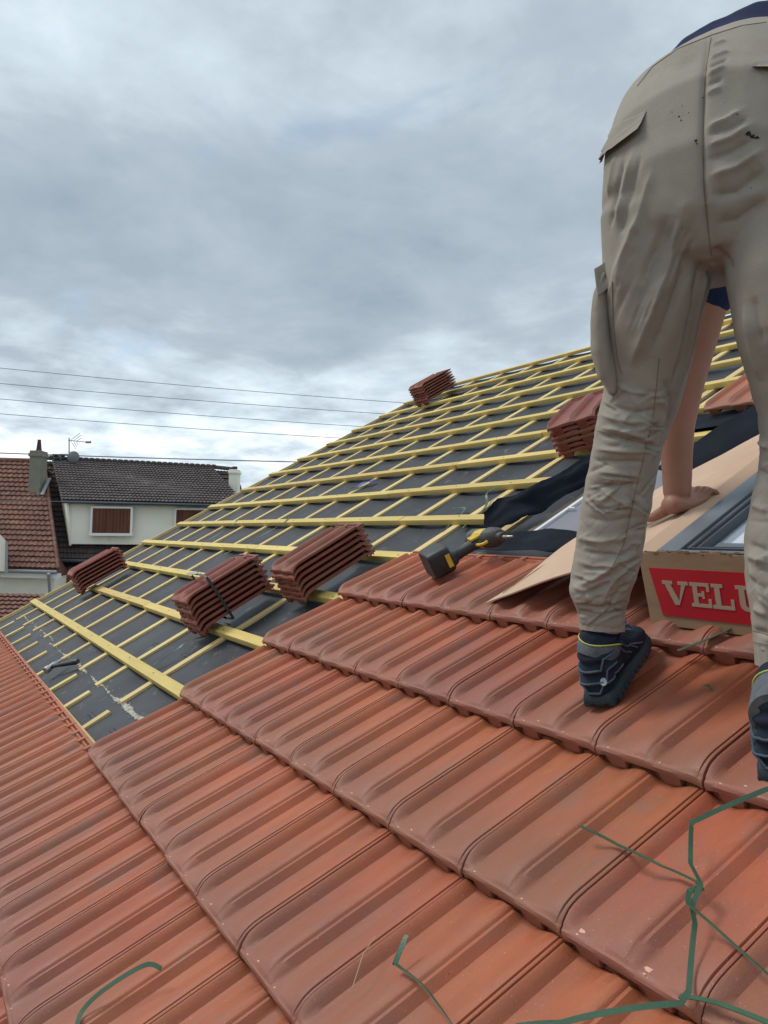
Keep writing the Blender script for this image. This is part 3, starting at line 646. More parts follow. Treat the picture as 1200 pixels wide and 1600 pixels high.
strapobj('packing_strap', dense(rps([(8.75, 2.2, .02), (8.54, 1.98, .03), (8.33, 1.67, .036), (8.50, 1.49, .03), (8.61, 1.44, .022), (8.66, 1.33, .02), (8.73, 1.28, .02), (8.93, 1.04, .014), (8.94, .99, .014), (8.70, .84, .014), (8.49, .69, .010), (8.3, .58, .010)])), 'long kinked green plastic strap looping down the tiles at bottom right', n=2, twist=(1.0, .5), wd=.0037)
strapobj('packing_strap', dense(rps([(7.58, 1.48, .010), (7.94, 1.47, .010), (8.29, 1.46, .012), (8.54, 1.46, .012), (8.62, 1.43, .018), (8.60, 1.38, .026), (8.66, 1.32, .03), (8.97, 1.28, .014), (9.25, 1.23, .010)])), 'thin green strap crossing the long kinked strap from left to right', n=2, twist=(.5, .9), wd=.0040)
strapobj('packing_strap', dense(rps([(8.90, 1.01, .012), (9.07, 1.06, .012), (9.40, 1.10, .012)])), 'short green strap leaving the lower kink of the long strap to the right', n=2, twist=(.3, .3), wd=.0040)
strapobj('packing_strap', rps([(7.27, .57, .024), (7.32, .465, .012), (7.36, .46, .011), (7.62, .47, .008), (8.02, .43, .008)]), 'green strap with a hooked end on a lower tile at bottom centre', twist=(.2, 1.35), wd=.0042)
strapobj('packing_strap', rps([(5.66, -.33, .012), (5.53, -.39, .02), (5.46, -.60, .022), (5.45, -.73, .014), (5.56, -.79, .006)]), 'curved green strap lying alone on the tiles at bottom left', twist=(.7, .5), wd=.0042)
strapobj('packing_strap', rps([(6.90, 2.88, .012), (7.02, 3.0, .012), (7.08, 3.13, .006), (7.12, 3.2, .006)]), 'short green strap poking out under the front of the carton', twist=(.2, .4), wd=.007)
strapobj('packing_strap', rps([(-.70, 5.95, -.05), (-.74, 5.75, -.05), (-.46, 5.51, -.08), (-.21, 4.95, -.085)]), 'green strap hanging over a batten near the cut end of the battens', wd=.006)
strapobj('packing_strap', rps([(-1.5, 5.5, -.08), (-1.0, 5.45, -.078), (-.75, 5.0, -.085), (-.7, 4.85, -.08)]), 'green strap bent on the underlay left of the hanging one', wd=.006)
strapobj('packing_strap', rps([(-2.95, 1.98, -.08), (-3.0, 1.75, -.055), (-3.0, 1.55, -.06), (-3.3, 1.25, -.085)]), 'green strap under the clipped bundle across a counter-batten', wd=.006)
strapobj('packing_strap', rps([(-12.6, 5.2, -.05), (-12.4, 4.9, -.07), (-12.5, 4.4, -.08), (-12.0, 3.7, -.08)]), 'green strap crossing a batten on the far left of the roof', wd=.007)
strapobj('packing_strap', rps([(-8.6, 5.2, -.05), (-8.5, 5.0, -.06), (-8.9, 4.6, -.08), (-9.2, 3.9, -.08)]), 'green strap draped on a batten behind the clipped bundle', wd=.007)
strapobj('blue_strip', rps([(-8.3, 6.5, -.075), (-7.9, 6.75, -.07), (-7.7, 6.85, -.08)]), 'small blue plastic strip on the underlay', wd=.02, m=M_blue, group=None, cat='strip')
mb = MB(); mb.tube([rp(7.0, .49, .01), rp(7.1, .39, .02), rp(7.22, .27, .012)], .0007, 5); tag(mb.build('straw', M_straw), 'thin dry straw on a lower tile', 'straw')
mb = MB(); mb.tube([rp(7.35, 2.67, -.004), rp(7.40, 2.67, -.001), rp(7.46, 2.65, -.005)], [.001, .004, .001], 6, flat=.3, up=N_); tag(mb.build('leaf', M_grass_bit), 'tiny green leaf scrap on the tile beside the shoes', 'leaf')
# strap round the clipped bundle
bm_ = roofmat(-3.60, 1.86, -.026) @ Matrix.Rotation(R(7.6), 4, 'X')
def bl(x, y, z): return bm_ @ Vector((x, y, z))
sb = empty('bundle_strap', bl(.12, .2, 0)); tag(sb, 'dark strap with a pale steel clip tied round a tile bundle', 'strap')
yy = .17; loop = [bl(-.004, yy, .19), bl(.06, yy-.004, .197), bl(.13, yy-.004, .197), bl(.2, yy-.004, .197), bl(.254, yy-.005, .19), bl(.257, yy-.006, .10), bl(.257, yy-.012, .0), bl(.25, yy-.012, -.045), bl(.12, yy-.01, -.06), bl(0, yy-.01, -.045), bl(-.004, yy, .05), bl(-.004, yy, .18)]
P = dense(loop, 4); rings = []
Yb = (bm_.to_3x3() @ Vector((0, 1, 0))).normalized()
for i, p in enumerate(P):
    t = (P[min(i+1, len(P)-1)]-P[max(i-1, 0)]).normalized(); z = t.cross(Yb).normalized()*.0008; rings.append([p+Yb*.006+z, p-Yb*.006+z, p-Yb*.006-z, p+Yb*.006-z])
mb = MB(); mb.loft(rings); mb.build('band', M_strap_dk, sb)
mb = MB(); mb.box(bl(.06, yy-.004, .2005), (bm_.to_3x3() @ Vector((.062, .004, 0))), Yb*.0085, (bm_.to_3x3() @ Vector((0, 0, .0018))), bev=.001); mb.build('clip', M_clip, sb)

# ------------------------------------------------------------------ neighbouring houses, wires, ground
HR = Vector((math.cos(YAW), -math.sin(YAW), 0)); HF = Vector((math.sin(YAW), math.cos(YAW), 0))
def ph(px, py, d): return at(px, py, d)
def prism(mb, quad, vec, mi=0):
    q = [Vector(p) for p in quad]; mb.loft([q, [p+Vector(vec) for p in q]], mi)
def wavy_roof(mb, A, B, C, D, rows_, cols, amp, lap, th=.05):
    """tiled slope: A-B eave (left,right), D-C ridge (left,right); each course overlaps the one below"""
    A, B, C, D = map(Vector, (A, B, C, D)); n = (B-A).cross(D-A).normalized(); n = n if n.z > 0 else -n
    for r in range(rows_):
        a, b = r/rows_, (r+1.04)/rows_; b = min(b, 1)
        seg = cols*4; V = []
        for (t, lift) in ((a, lap), (b, 0), (a, lap-.028)):
            for i in range(seg+1):
                x = i/seg; p = (A.lerp(B, x)).lerp(D.lerp(C, x), t); w_ = [0, .35, 1, .35][i % 4]
                V.append(p+n*(lift+amp*w_*(1 if lift >= 0 else 1)+.006*noise.noise(Vector((int(i/4)*3.7, r*5.1, 0)))))
        F_ = []
        for i in range(seg): F_.append((i, i+1, seg+2+i, seg+1+i)); F_.append((2*(seg+1)+i, 2*(seg+1)+i+1, i+1, i))
        mb.add(V, F_)
    q = [A-n*.02, B-n*.02, C-n*.02, D-n*.02]; mb.loft([q, [p-n*th for p in q]])
def tiles_mat(name, c1, c2, c3, scale):
    m = mat(name, c1, .85, .25, var=c2, vscale=.9, second=c3, s2=(.52, .72), s2scale=scale, detail=8); return m
M_rr = tiles_mat('old_red_roof', (.20, .092, .065), (.12, .062, .050), (.27, .17, .135), 5)
M_dr = tiles_mat('dark_brown_roof', (.085, .065, .062), (.055, .043, .042), (.13, .10, .095), 3)
M_gr = tiles_mat('grey_brown_roof', (.105, .088, .085), (.075, .063, .062), (.16, .13, .125), 3)
GZ = -4.5
# --- left house
h1 = empty('neighbour_house', ph(40, 900, 26)); tag(h1, 'cream neighbour house with mottled old red tile roof at left edge', 'house')
def off(p, r=0, f=0, z=0): return Vector(p)+HR*r+HF*f+Vector((0, 0, z))
A1, B1_, C1, D1_ = ph(-260, 880, 25.6), ph(90, 889, 26.4), ph(68, 722, 31), ph(-300, 712, 30)
mb = MB(); wavy_roof(mb, A1, B1_, C1, D1_, 22, 44, .035, .05); mb.build('roof', M_rr, h1, smooth=50)
rf = [o for o in sc.objects if o.parent is h1][-1]
mb = MB(); mb.tube([off(D1_, 0, 0, .03), off(C1, 0, 0, .03)], .10, 10); mb.tube([off(B1_, .02, 0, .02), off(C1, .02, 0, .04)], .06, 8)
mb.build('ridge_tiles', M_rr, rf, smooth=50)
# the back slope and the walls below
wl, wr = ph(-260, 900, 26.2), ph(85, 899, 26.9)
mb = MB()
def wallbox(mb, P, Q, depth, z0, z1, mi=0):
    P, Q = Vector(P), Vector(Q); P.z = Q.z = 0; d = (Q-P); nrm = Vector((-d.y, d.x, 0)).normalized()
    if nrm.dot(HF) < 0: nrm = -nrm
    mb.box((P+Q)/2+nrm*depth/2+Vector((0, 0, (z0+z1)/2)), d/2, nrm*depth/2, Vector((0, 0, (z1-z0)/2)), mi)
    return nrm
nrm1 = wallbox(mb, wl, wr, 8.5, GZ, wr.z)
mb.build('wall', M_render, h1)
mb = MB(); prism(mb, [off(C1, 0, 0, -.05), off(D1_, 0, 0, -.05), off(D1_, 1.5, 4.6, -3.8), off(C1, 1.5, 4.6, -3.8)], (0, 0, -.06)); prism(mb, [off(B1_, -.25, .5, -.1), off(C1, -.2, 0, -.1), off(C1, 1.2, 4.5, -3.9), off(C1, 1.2, 4.5, -4.0), off(B1_, -.25, .5, -.3)], HR*-.1)
mb.build('rear_slope', M_rr, h1)
mb = MB(); e0, e1 = off(A1, 0, -.06, -.10), off(B1_, .0, -.06, -.10); mb.tube([e0, e1], .06, 8); mb.build('gutter', M_zinc, h1, smooth=50)
mb = MB(); prism(mb, [off(A1, 0, .02, -.15), off(B1_, 0, .02, -.15), off(B1_, 0, .02, -.32), off(A1, 0, .02, -.32)], HF*.3); mb.build('fascia', M_white_r, h1)
dpx = ph(76, 896, 26.2)
mb = MB(); mb.tube([off(dpx, 0, 0, -.0), off(dpx, -.05, .2, -.35), off(dpx, -.08, .35, -.6), off(dpx, -.08, .35, -3)], .05, 8); mb.build('downpipe', M_zinc, h1, smooth=50)
# wall gable piece at far left (front wing)
mb = MB(); q = [ph(-60, 890, 25.2), ph(8, 893, 25.2), ph(10, 846, 25.2), ph(1, 836, 25.2), ph(-30, 800, 25.2), ph(-60, 800, 25.2)]; prism(mb, q, (0, 3.0, 0)); mb.build('wing_wall', M_render, h1)
mb = MB(); prism(mb, [ph(7.5, 895, 25.1), ph(12, 895, 25.1), ph(12.5, 848, 25.1), ph(9, 845, 25.1)], (0, .2, 0)); mb.build('flashing', M_zinc, h1)
# chimney
def chimney(name, parent, xl, xr, yb, yt, d, dd, m, ytop, cap=True):
    mb = MB(); b0, b1 = ph(xl, yb, d), ph(xr, yb, d); z0 = b0.z-.5; z1 = ph(xl, yt, d).z
    c = (b0+b1)/2; hw = (b1-b0).length/2
    mb.box((c.x+HF.x*dd, c.y+HF.y*dd, (z0+z1)/2), HR*hw, HF*dd, (0, 0, (z1-z0)/2), bev=.01)
    o = mb.build(name, m, parent)
    if cap:
        mb = MB(); hz = ph(xl, ytop, d).z
        mb.box((c.x+HF.x*dd, c.y+HF.y*dd, z1+(hz-z1)*.3), HR*hw*1.18, HF*dd*1.18, (0, 0, (hz-z1)*.30), bev=.03)
        mb.box((c.x+HF.x*dd, c.y+HF.y*dd, z1+(hz-z1)*.8), HR*hw*1.05, HF*dd*1.05, (0, 0, (hz-z1)*.2), bev=.03); mb.build('chimney_cap', m, o)
    return o, c, hw
c1, cc, hw = chimney('chimney', rf, 43.5, 61.5, 775, 713, 29.4, .28, M_cement, 703)
z = ph(50, 703, 29.4).z; mb = MB(); cp = cc+HF*.28; zt = ph(50, 685, 29.4).z
mb.loft([[Vector((cp.x, cp.y, zz))+HR*(r*math.cos(t))+HF*(r*math.sin(t)) for t in np.linspace(0, 2*math.pi, 14, endpoint=False)] for zz, r in ((z-.02, .105), (z+.03, .11), (z+.06, .095), (zt-.04, .06), (zt, .065))])
mb.build('chimney_pot', M_rust, c1, smooth=50)
mb = MB(); f0 = ph(38.5, 777, 29.25); f1 = ph(67, 777, 29.25); prism(mb, [f0, f1, off(f1, 0, .18, .20), off(f0, 0, .18, .20)], HF*.03); prism(mb, [off(f1, -.1, 0, .1), off(f1, .02, 0, .1), off(f1, .02, .6, .75), off(f1, -.1, .6, .75)], HF*.03)
mb.build('chimney_flashing', M_zinc, rf)
# low red roof in front
h3 = empty('garage', ph(30, 950, 22)); tag(h3, 'low outbuilding with weathered red tile roof below the cream wall', 'outbuilding')
A3, B3, C3, D3 = ph(-160, 1010, 21), ph(110, 1010, 21), ph(80, 929, 24), ph(-160, 925, 24)
mb = MB(); wavy_roof(mb, A3, B3, C3, D3, 12, 26, .035, .05); mb.build('roof', M_rr, h3, smooth=50)
mb = MB(); wallbox(mb, off(A3, 0, .3), off(B3, -.2, .3), 2.6, GZ, A3.z-.1); mb.build('wall', M_render, h3)
# --- right house with the long dormer
h2 = empty('neighbour_house', ph(220, 850, 29)); tag(h2, 'pale neighbour house with brown shutters in a long dormer and dark tiled roof', 'house')
dE, dR_ = 28.0, 32.2
A2, B2, C2, D2 = ph(60, 873, dE), ph(420, 878, dE+1.4), ph(368, 737, dR_+1.2), ph(60, 720, dR_-.2)
mb = MB(); wavy_roof(mb, A2, B2, C2, D2, 20, 60, .03, .05); rf2 = mb.build('roof', M_dr, h2, smooth=50)
dz_ = ph(0, 0, 1)
mb = MB(); wE = ph(103, 781, 28.35); wE2 = ph(372, 787.5, 29.3)
Ad, Bd, Cd, Dd = wE, wE2, ph(334, 735, 33.2), ph(81, 721.5, 31.9)
Aq = off(wE, -.05, -.25, -.02); Bq = off(wE2, .3, -.25, -.02)
wavy_roof(mb, Aq, Bq, off(Cd, 0, 0, .10), off(Dd, 0, 0, .10), 17, 48, .03, .045, th=.08); rfd = mb.build('dormer_roof', M_gr, h2, smooth=50)
mb = MB(); mb.tube([off(D2, 0, 0, .12), off(Dd, 0, 0, .14), off(Cd, 0, 0, .14), off(C2, 0, 0, .10)], .08, 10)
for i in range(30):
    t = i/29; mb.box(off(Dd.lerp(Cd, t), 0, 0, .19), HR*.07, HF*.10, Vector((0, 0, .05)), bev=.02)
mb.build('ridge_tiles', M_gr, h2, smooth=50)
mb = MB(); mb.tube([off(Aq, 0, -.02, -.06), off(Bq, 0, -.02, -.06)], .055, 8); mb.build('dormer_gutter', M_alu_dark, h2, smooth=50)
# dormer wall and cheek
wb, wb2 = ph(109, 850, 28.4), ph(380, 852, 29.4)
mb = MB(); q = [wb, wb2, off(wE2, .1, .1, -.02), off(wE, .08, .1, -.02)]; prism(mb, q, HF*.25); mb.build('dormer_wall', M_render, h2)
mb = MB(); q = [off(wb, 0, .01), off(wE, .05, .01, 0), off(wE, -.95, 2.2, .75), off(wE, -.75, 2.0, .4)]; prism(mb, [off(wb, -.02, 0, -.05), off(wE, .02, 0, 0), off(Dd, .15, 0, -.02), off(Dd, .25, -.2, -.35)], HR*.08); mb.build('dormer_cheek', M_render, h2)
def shutter_window(x0, x1, y0, y1, d, skew):
    a, b, c, dd = ph(x0, y1, d), ph(x1, y1+skew, d+.16*(x1-x0)/60), ph(x1, y0+skew, d+.16*(x1-x0)/60), ph(x0, y0, d)
    mb = MB(); cx = (a+b+c+dd)/4; hx_ = (b-a)/2; hz_ = (dd-a)/2; hz_ = Vector((0, 0, hz_.length))
    for s_, (ca, hw_, hh_) in enumerate(((cx+hz_*1.07, hx_*1.085, .035), (cx-hz_*1.11, hx_*1.13, .05))): mb.box(ca, hw_, HF*(.05 if s_ == 0 else .12), Vector((0, 0, hh_)), bev=.01)
    for s_ in (-1, 1): mb.box(cx+hx_*1.04*s_, hx_.normalized()*.035, HF*.05, hz_*1.02, bev=.01)
    fr = mb.build('window', M_white_r, h2)
    mb = MB(); n = 11
    for i in range(n): mb.box(cx+hx_*((i+.5)/n*2-1), hx_/n*.94, HF*(.035+(.012 if i % 2 else 0)), hz_*.99)
    mb.build('shutter', M_shutter, fr)
shutter_window(144.5, 204.5, 794, 833, 28.38, .5); shutter_window(275, 330, 796.5, 835, 28.95, .5)
# right chimney
mb = MB(); hipA, hipB = off(C2, 0, 0, .1), ph(372, 790, 30.5)
c2_, cc2, hw2 = chimney('chimney', rf2, 356.5, 371, 772, 740, 31.4, .25, M_render, 733)
mb = MB(); q = cc2+HF*.25; zz = ph(360, 733, 31.4).z; mb.box((q.x, q.y, zz+.06), HR*.09, HF*.09, (0, 0, .07), bev=.02); mb.build('chimney_pot', M_rust, c2_)
# chimney caps and pipes on the left of the dormer ridge
mb = MB()
for x in (91.5, 103): 
    p = ph(x, 716, 31.9)
    for sx in (-1, 1): mb.box(off(p, sx*.14, 0, 0), HR*.03, HF*.15, (0, 0, .12))
    mb.box(off(p, 0, 0, .13), HR*.18, HF*.17, (0, 0, .02)); mb.box(off(p, 0, 0, 0), HR*.16, HF*.16, (0, 0, .02)); mb.box(off(p, 0, 0, -.2), HR*.15, HF*.15, (0, 0, .12))
mb.build('chimney_cap', M_alu_dark, rf2)
# wall under the eave, door
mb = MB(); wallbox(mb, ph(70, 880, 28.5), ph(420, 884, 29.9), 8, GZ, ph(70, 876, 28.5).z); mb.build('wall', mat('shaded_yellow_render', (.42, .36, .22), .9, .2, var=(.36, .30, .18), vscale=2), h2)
mb = MB(); mb.tube([off(A2, 0, -.05, -.05), off(B2, 0, -.05, -.05)], .06, 8); mb.build('gutter', M_alu_dark, h2, smooth=50)
mb = MB(); p, q = ph(92, 905, 28.3), ph(128, 906, 28.4); mb.box((p+q)/2+Vector((0, 0, -.8)), (q-p)/2, HF*.05, (0, 0, 1.05)); mb.build('door', M_wood_door, h2)
mb = MB(); p, q = ph(88, 879, 28.25), ph(200, 881, 28.8); mb.box((p+q)/2, (q-p)/2, HF*.1, (0, 0, .13)); mb.build('gutter_shadow', M_dark, h2)  # near-black box painting the shadow under the gutter
# antenna and dish
an = empty('tv_antenna', ph(108, 720, 31.8)); tag(an, 'thin metal television antenna on the dark roof ridge', 'antenna')
mb = MB(); mb.tube([ph(108, 722, 31.8), ph(108, 684, 31.8)], .022, 6); mb.build('mast', M_wire, an)
mb = MB(); a, b = ph(107, 688, 31.8), ph(138, 691, 31.4); mb.tube([a, b], .014, 6)
for t, l in ((.1, .5), (.25, .36), (.4, .22), (.95, .10)):
    p = a.lerp(b, t)
    mb.tube([off(p, .30*l*2, .2, .38*l*1.8), p, off(p, .30*l*2, -.2, -.38*l*1.8)], .010, 5)
mb.box(b, HR*.10, HF*.03, (0, 0, .035)); mb.build('receiver_arms', M_wire, an)
ds = empty('satellite_dish', ph(113, 716, 31.7)); tag(ds, 'dark round satellite dish beside the antenna mast', 'satellite dish')
mb = MB(); cdsh = ph(114, 714, 31.6); rings = []
for k, (r, z) in enumerate(((.02, .0), (.12, -.012), (.2, -.04), (.235, -.065), (.235, -.05), (.2, -.02), (.02, .03))):
    rings.append([cdsh+HR*(r*.95*math.cos(t))+HF*(-z+.15*r*math.cos(t))+Vector((0, 0, r*math.sin(t))) for t in np.linspace(0, 2*math.pi, 20, endpoint=False)])
mb.loft(rings); mb.build('dish', M_wire, ds, smooth=50)
mb = MB(); mb.tube([cdsh, off(cdsh, 0, .2, -.3)], .025, 6); mb.build('bracket', M_wire, ds)
# overhead cables
def cable(pts, r, label, sag=.4):
    P = [at(*p) for p in pts]; a, b = P; Q = [a.lerp(b, t)-Vector((0, 0, sag*4*t*(1-t))) for t in np.linspace(0, 1, 40)]
    mb = MB(); mb.tube(Q, r, 6); tag(mb.build('power_cable', M_wire), label, 'cable', 'overhead cables')
cable([(-500, 520, 34), (900, 646, 44)], .013, 'topmost overhead cable crossing the cloudy sky at left', .35)
cable([(-500, 548, 34), (900, 663, 44)], .013, 'second overhead cable from the top crossing the sky', .35)
cable([(-500, 574, 34), (900, 684, 44)], .013, 'third overhead cable from the top crossing the sky', .35)
cable([(-500, 600, 34), (900, 702, 44)], .013, 'fourth overhead cable from the top crossing the sky', .35)
cable([(-500, 686, 30), (900, 728, 36)], .022, 'lowest overhead cable just above the neighbour roof ridges', .2)
cable([(-300, 776, 22), (420, 790, 26)], .008, 'thin dark cable passing in front of the dormer wall', .0)
cable([(1085, 500, 12), (1500, 250, 9)], .010, 'thin cable seen in the gap between the worker legs', .05)
# ground
mb = MB(); mb.add([(-900, -900, GZ), (900, -900, GZ), (900, 900, GZ), (-900, 900, GZ)], [(0, 1, 2, 3)]); tag(mb.build('ground', M_ground), kind='structure')
# hedges far off so that the horizon is not bare
def far_tree(x, d, hgt, wdt, seed, label):
    rs = random.Random(seed); p = at(x, 840, d); p.z = GZ; t = empty('tree', p); tag(t, label, 'tree', 'trees beyond the neighbour houses')
    mb = MB(); mb.tube([p, p+Vector((0, 0, hgt*.55))], [.25, .12], 7); mb.build('trunk', M_rust, t)
    mb = MB()
    for i in range(900):
        a = rs.uniform(0, 6.28); rr = wdt*math.sqrt(rs.random()); zz = hgt*(.35+.65*rs.random()*(1-(rr/wdt)**2*.6)); c = p+Vector((rr*math.cos(a), rr*math.sin(a), zz))
        n1_ = Vector((rs.gauss(0, 1), rs.gauss(0, 1), rs.gauss(0, 1))).normalized(); n2_ = n1_.orthogonal().normalized()
        mb.add([c+n1_*.3, c+n2_*.2, c-n1_*.3, c-n2_*.2], [(0, 1, 2, 3)])
    mb.build('crown', M_leafy, t)
M_leafy = mat('tree_leaves', (.05, .075, .03), .8, .2, var=(.03, .05, .02), vscale=.5)
for i, (x, d, hh, ww) in enumerate(((410, 60, 4.6, 3.5), (480, 70, 4.8, 4), (-120, 60, 5, 4))):
    far_tree(x, d, hh, ww, i, ['low bushy tree right of the pale house chimney', 'low tree far behind the roof verge', 'low tree left of the mottled red roof'][i])

# ------------------------------------------------------------------ the worker
def remesh(name, mb, voxel, mats, smooth_it=6, fac=.5):
    me = bpy.data.meshes.new(name+'_src'); me.from_pydata(mb.v, [], mb.f); me.update()
    bm = bmesh.new(); bm.from_mesh(me); bmesh.ops.recalc_face_normals(bm, faces=bm.faces); bm.to_mesh(me); bm.free()
    o = bpy.data.objects.new('tmp_'+name, me); sc.collection.objects.link(o)
    m = o.modifiers.new('r', 'REMESH'); m.mode = 'VOXEL'; m.voxel_size = voxel
    m2 = o.modifiers.new('s', 'SMOOTH'); m2.iterations = smooth_it; m2.factor = fac
    dg = bpy.context.evaluated_depsgraph_get(); res = bpy.data.meshes.new_from_object(o.evaluated_get(dg))
    bpy.data.objects.remove(o); bpy.data.meshes.remove(me)
    res.name = name; res.materials.clear()
    for q in mats: res.materials.append(q)
    for p in res.polygons: p.use_smooth = True
    return res
def vco(me):
    a = np.empty(len(me.vertices)*3); me.vertices.foreach_get('co', a); return a.reshape(-1, 3)
def vno(me):
    a = np.empty(len(me.vertices)*3); me.vertices.foreach_get('normal', a); return a.reshape(-1, 3)
def setco(me, a): me.vertices.foreach_set('co', a.reshape(-1)); me.update()
VC = Vector((.787, .617, 0)); VR = Vector((.617, -.787, 0))          # away from / to the right of someone standing behind him
PV = (RIGHT*.80-FWD*.60); PV.z = .05; PV.normalize()                  # across the hips
def ring(c, X, Y, a, b, n=28, k=2.15): return rrect(Vector(c), X, Y, a, b, n, k)
def chain(mb, pts, n=28, ratio=1.0, k=2.15, ref=None):
    """loft along points (pos, radius) with rings square to the path"""
    P = [Vector(p[0]) for p in pts]; rings = []
    for i, p in enumerate(P):
        t = (P[min(i+1, len(P)-1)]-P[max(i-1, 0)]).normalized(); r0 = ref or VR
        X = (r0-t*r0.dot(t)).normalized(); Y = t.cross(X)
        a = pts[i][1]; b = pts[i][2] if len(pts[i]) > 2 else a*ratio
        rings.append(ring(p, X, Y, a, b, n, k))
    def endcap(r, c, t, rad): return [[c+(q-c)*.75+t*rad*.45 for q in r], [c+(q-c)*.3+t*rad*.68 for q in r]]
    t0 = (P[0]-P[1]).normalized(); t1 = (P[-1]-P[-2]).normalized(); r0_ = min(pts[0][1], pts[0][2] if len(pts[0]) > 2 else 9); r1_ = min(pts[-1][1], pts[-1][2] if len(pts[-1]) > 2 else 9)
    e0 = endcap(rings[0], P[0], t0, r0_)[::-1]; e1 = endcap(rings[-1], P[-1], t1, r1_)
    mb.loft(e0+rings+e1)
def rad(hw, d): return hw*d/F_PX
Lleg = [(1025, 330, 1.50, 84), (1027, 400, 1.51, 83), (1024, 450, 1.52, 80), (1018, 500, 1.54, 73), (1010, 560, 1.57, 67), (1002, 620, 1.59, 59), (982, 690, 1.61, 53), (968, 760, 1.64, 51), (957, 830, 1.67, 51), (950, 880, 1.69, 51), (937, 922, 1.70, 47), (940, 952, 1.71, 38), (940, 974, 1.71, 35)]
Rleg = [(1222, 330, 1.40, 94), (1228, 440, 1.38, 86), (1233, 500, 1.38, 80), (1246, 570, 1.40, 74), (1256, 640, 1.41, 68), (1256, 720, 1.42, 64), (1245, 790, 1.42, 63), (1229, 850, 1.41, 62), (1223, 900, 1.40, 58), (1222, 960, 1.39, 47), (1222, 1000, 1.385, 42), (1222, 1034, 1.38, 40)]
tb = MB()
for leg in (Lleg, Rleg): chain(tb, [(at(x, y, d), rad(h, d), rad(h, d)*(1.06 if y > 500 else 1.12)) for x, y, d, h in leg])
# seat: rings tilt from upright to facing forward as he bends over
seat = [(1122, 428, 1.46, .120, .080, 0), (1120, 416, 1.465, .155, .110, 0), (1120, 370, 1.455, .190, .135, 4), (1120, 300, 1.45, .203, .150, 12), (1122, 235, 1.46, .204, .155, 26), (1126, 187, 1.50, .197, .148, 44), (1134, 164, 1.57, .184, .136, 62), (1140, 170, 1.66, .168, .122, 76), (1140, 184, 1.74, .160, .114, 82)]
fv = PV.cross(Vector((0, 0, 1))).normalized(); fv = fv if fv.dot(FWD) > 0 else -fv
upv = PV.cross(fv).normalized(); upv = upv if upv.z > 0 else -upv
rs_ = []
for x, y, d, a, b, tl in seat:
    T = R(tl); dep = fv*math.cos(T)-upv*math.sin(T)       # ring depth axis rotates downward at the front
    rs_.append(ring(at(x, y, d), PV, dep, a, b, 36, 2.25))
tb.loft(rs_)
tr_me = remesh('trousers', tb, .0032, [M_trouser], 26, .6)
bvh = None
def mk_bvh(me):
    co = vco(me); return BVHTree.FromPolygons([Vector(c) for c in co], [tuple(p.vertices) for p in me.polygons])
bvh = mk_bvh(tr_me)
def snap(px, py, b=None, lift=0.0):
    h = (b or bvh).ray_cast(CAM, ray(px, py))
    if h[0] is None: return None
    n = h[1] if h[1].dot(CAM-h[0]) > 0 else -h[1]
    return h[0]+n*lift
def snapline(pts, per=6, b=None, lift=0.0):
    out = []
    for (x0, y0), (x1, y1) in zip(pts[:-1], pts[1:]):
        for i in range(per):
            t = i/per; q = snap(x0+(x1-x0)*t, y0+(y1-y0)*t, b, lift)
            if q is not None: out.append(q)
    q = snap(*pts[-1], b, lift)
    if q is not None: out.append(q)
    return out
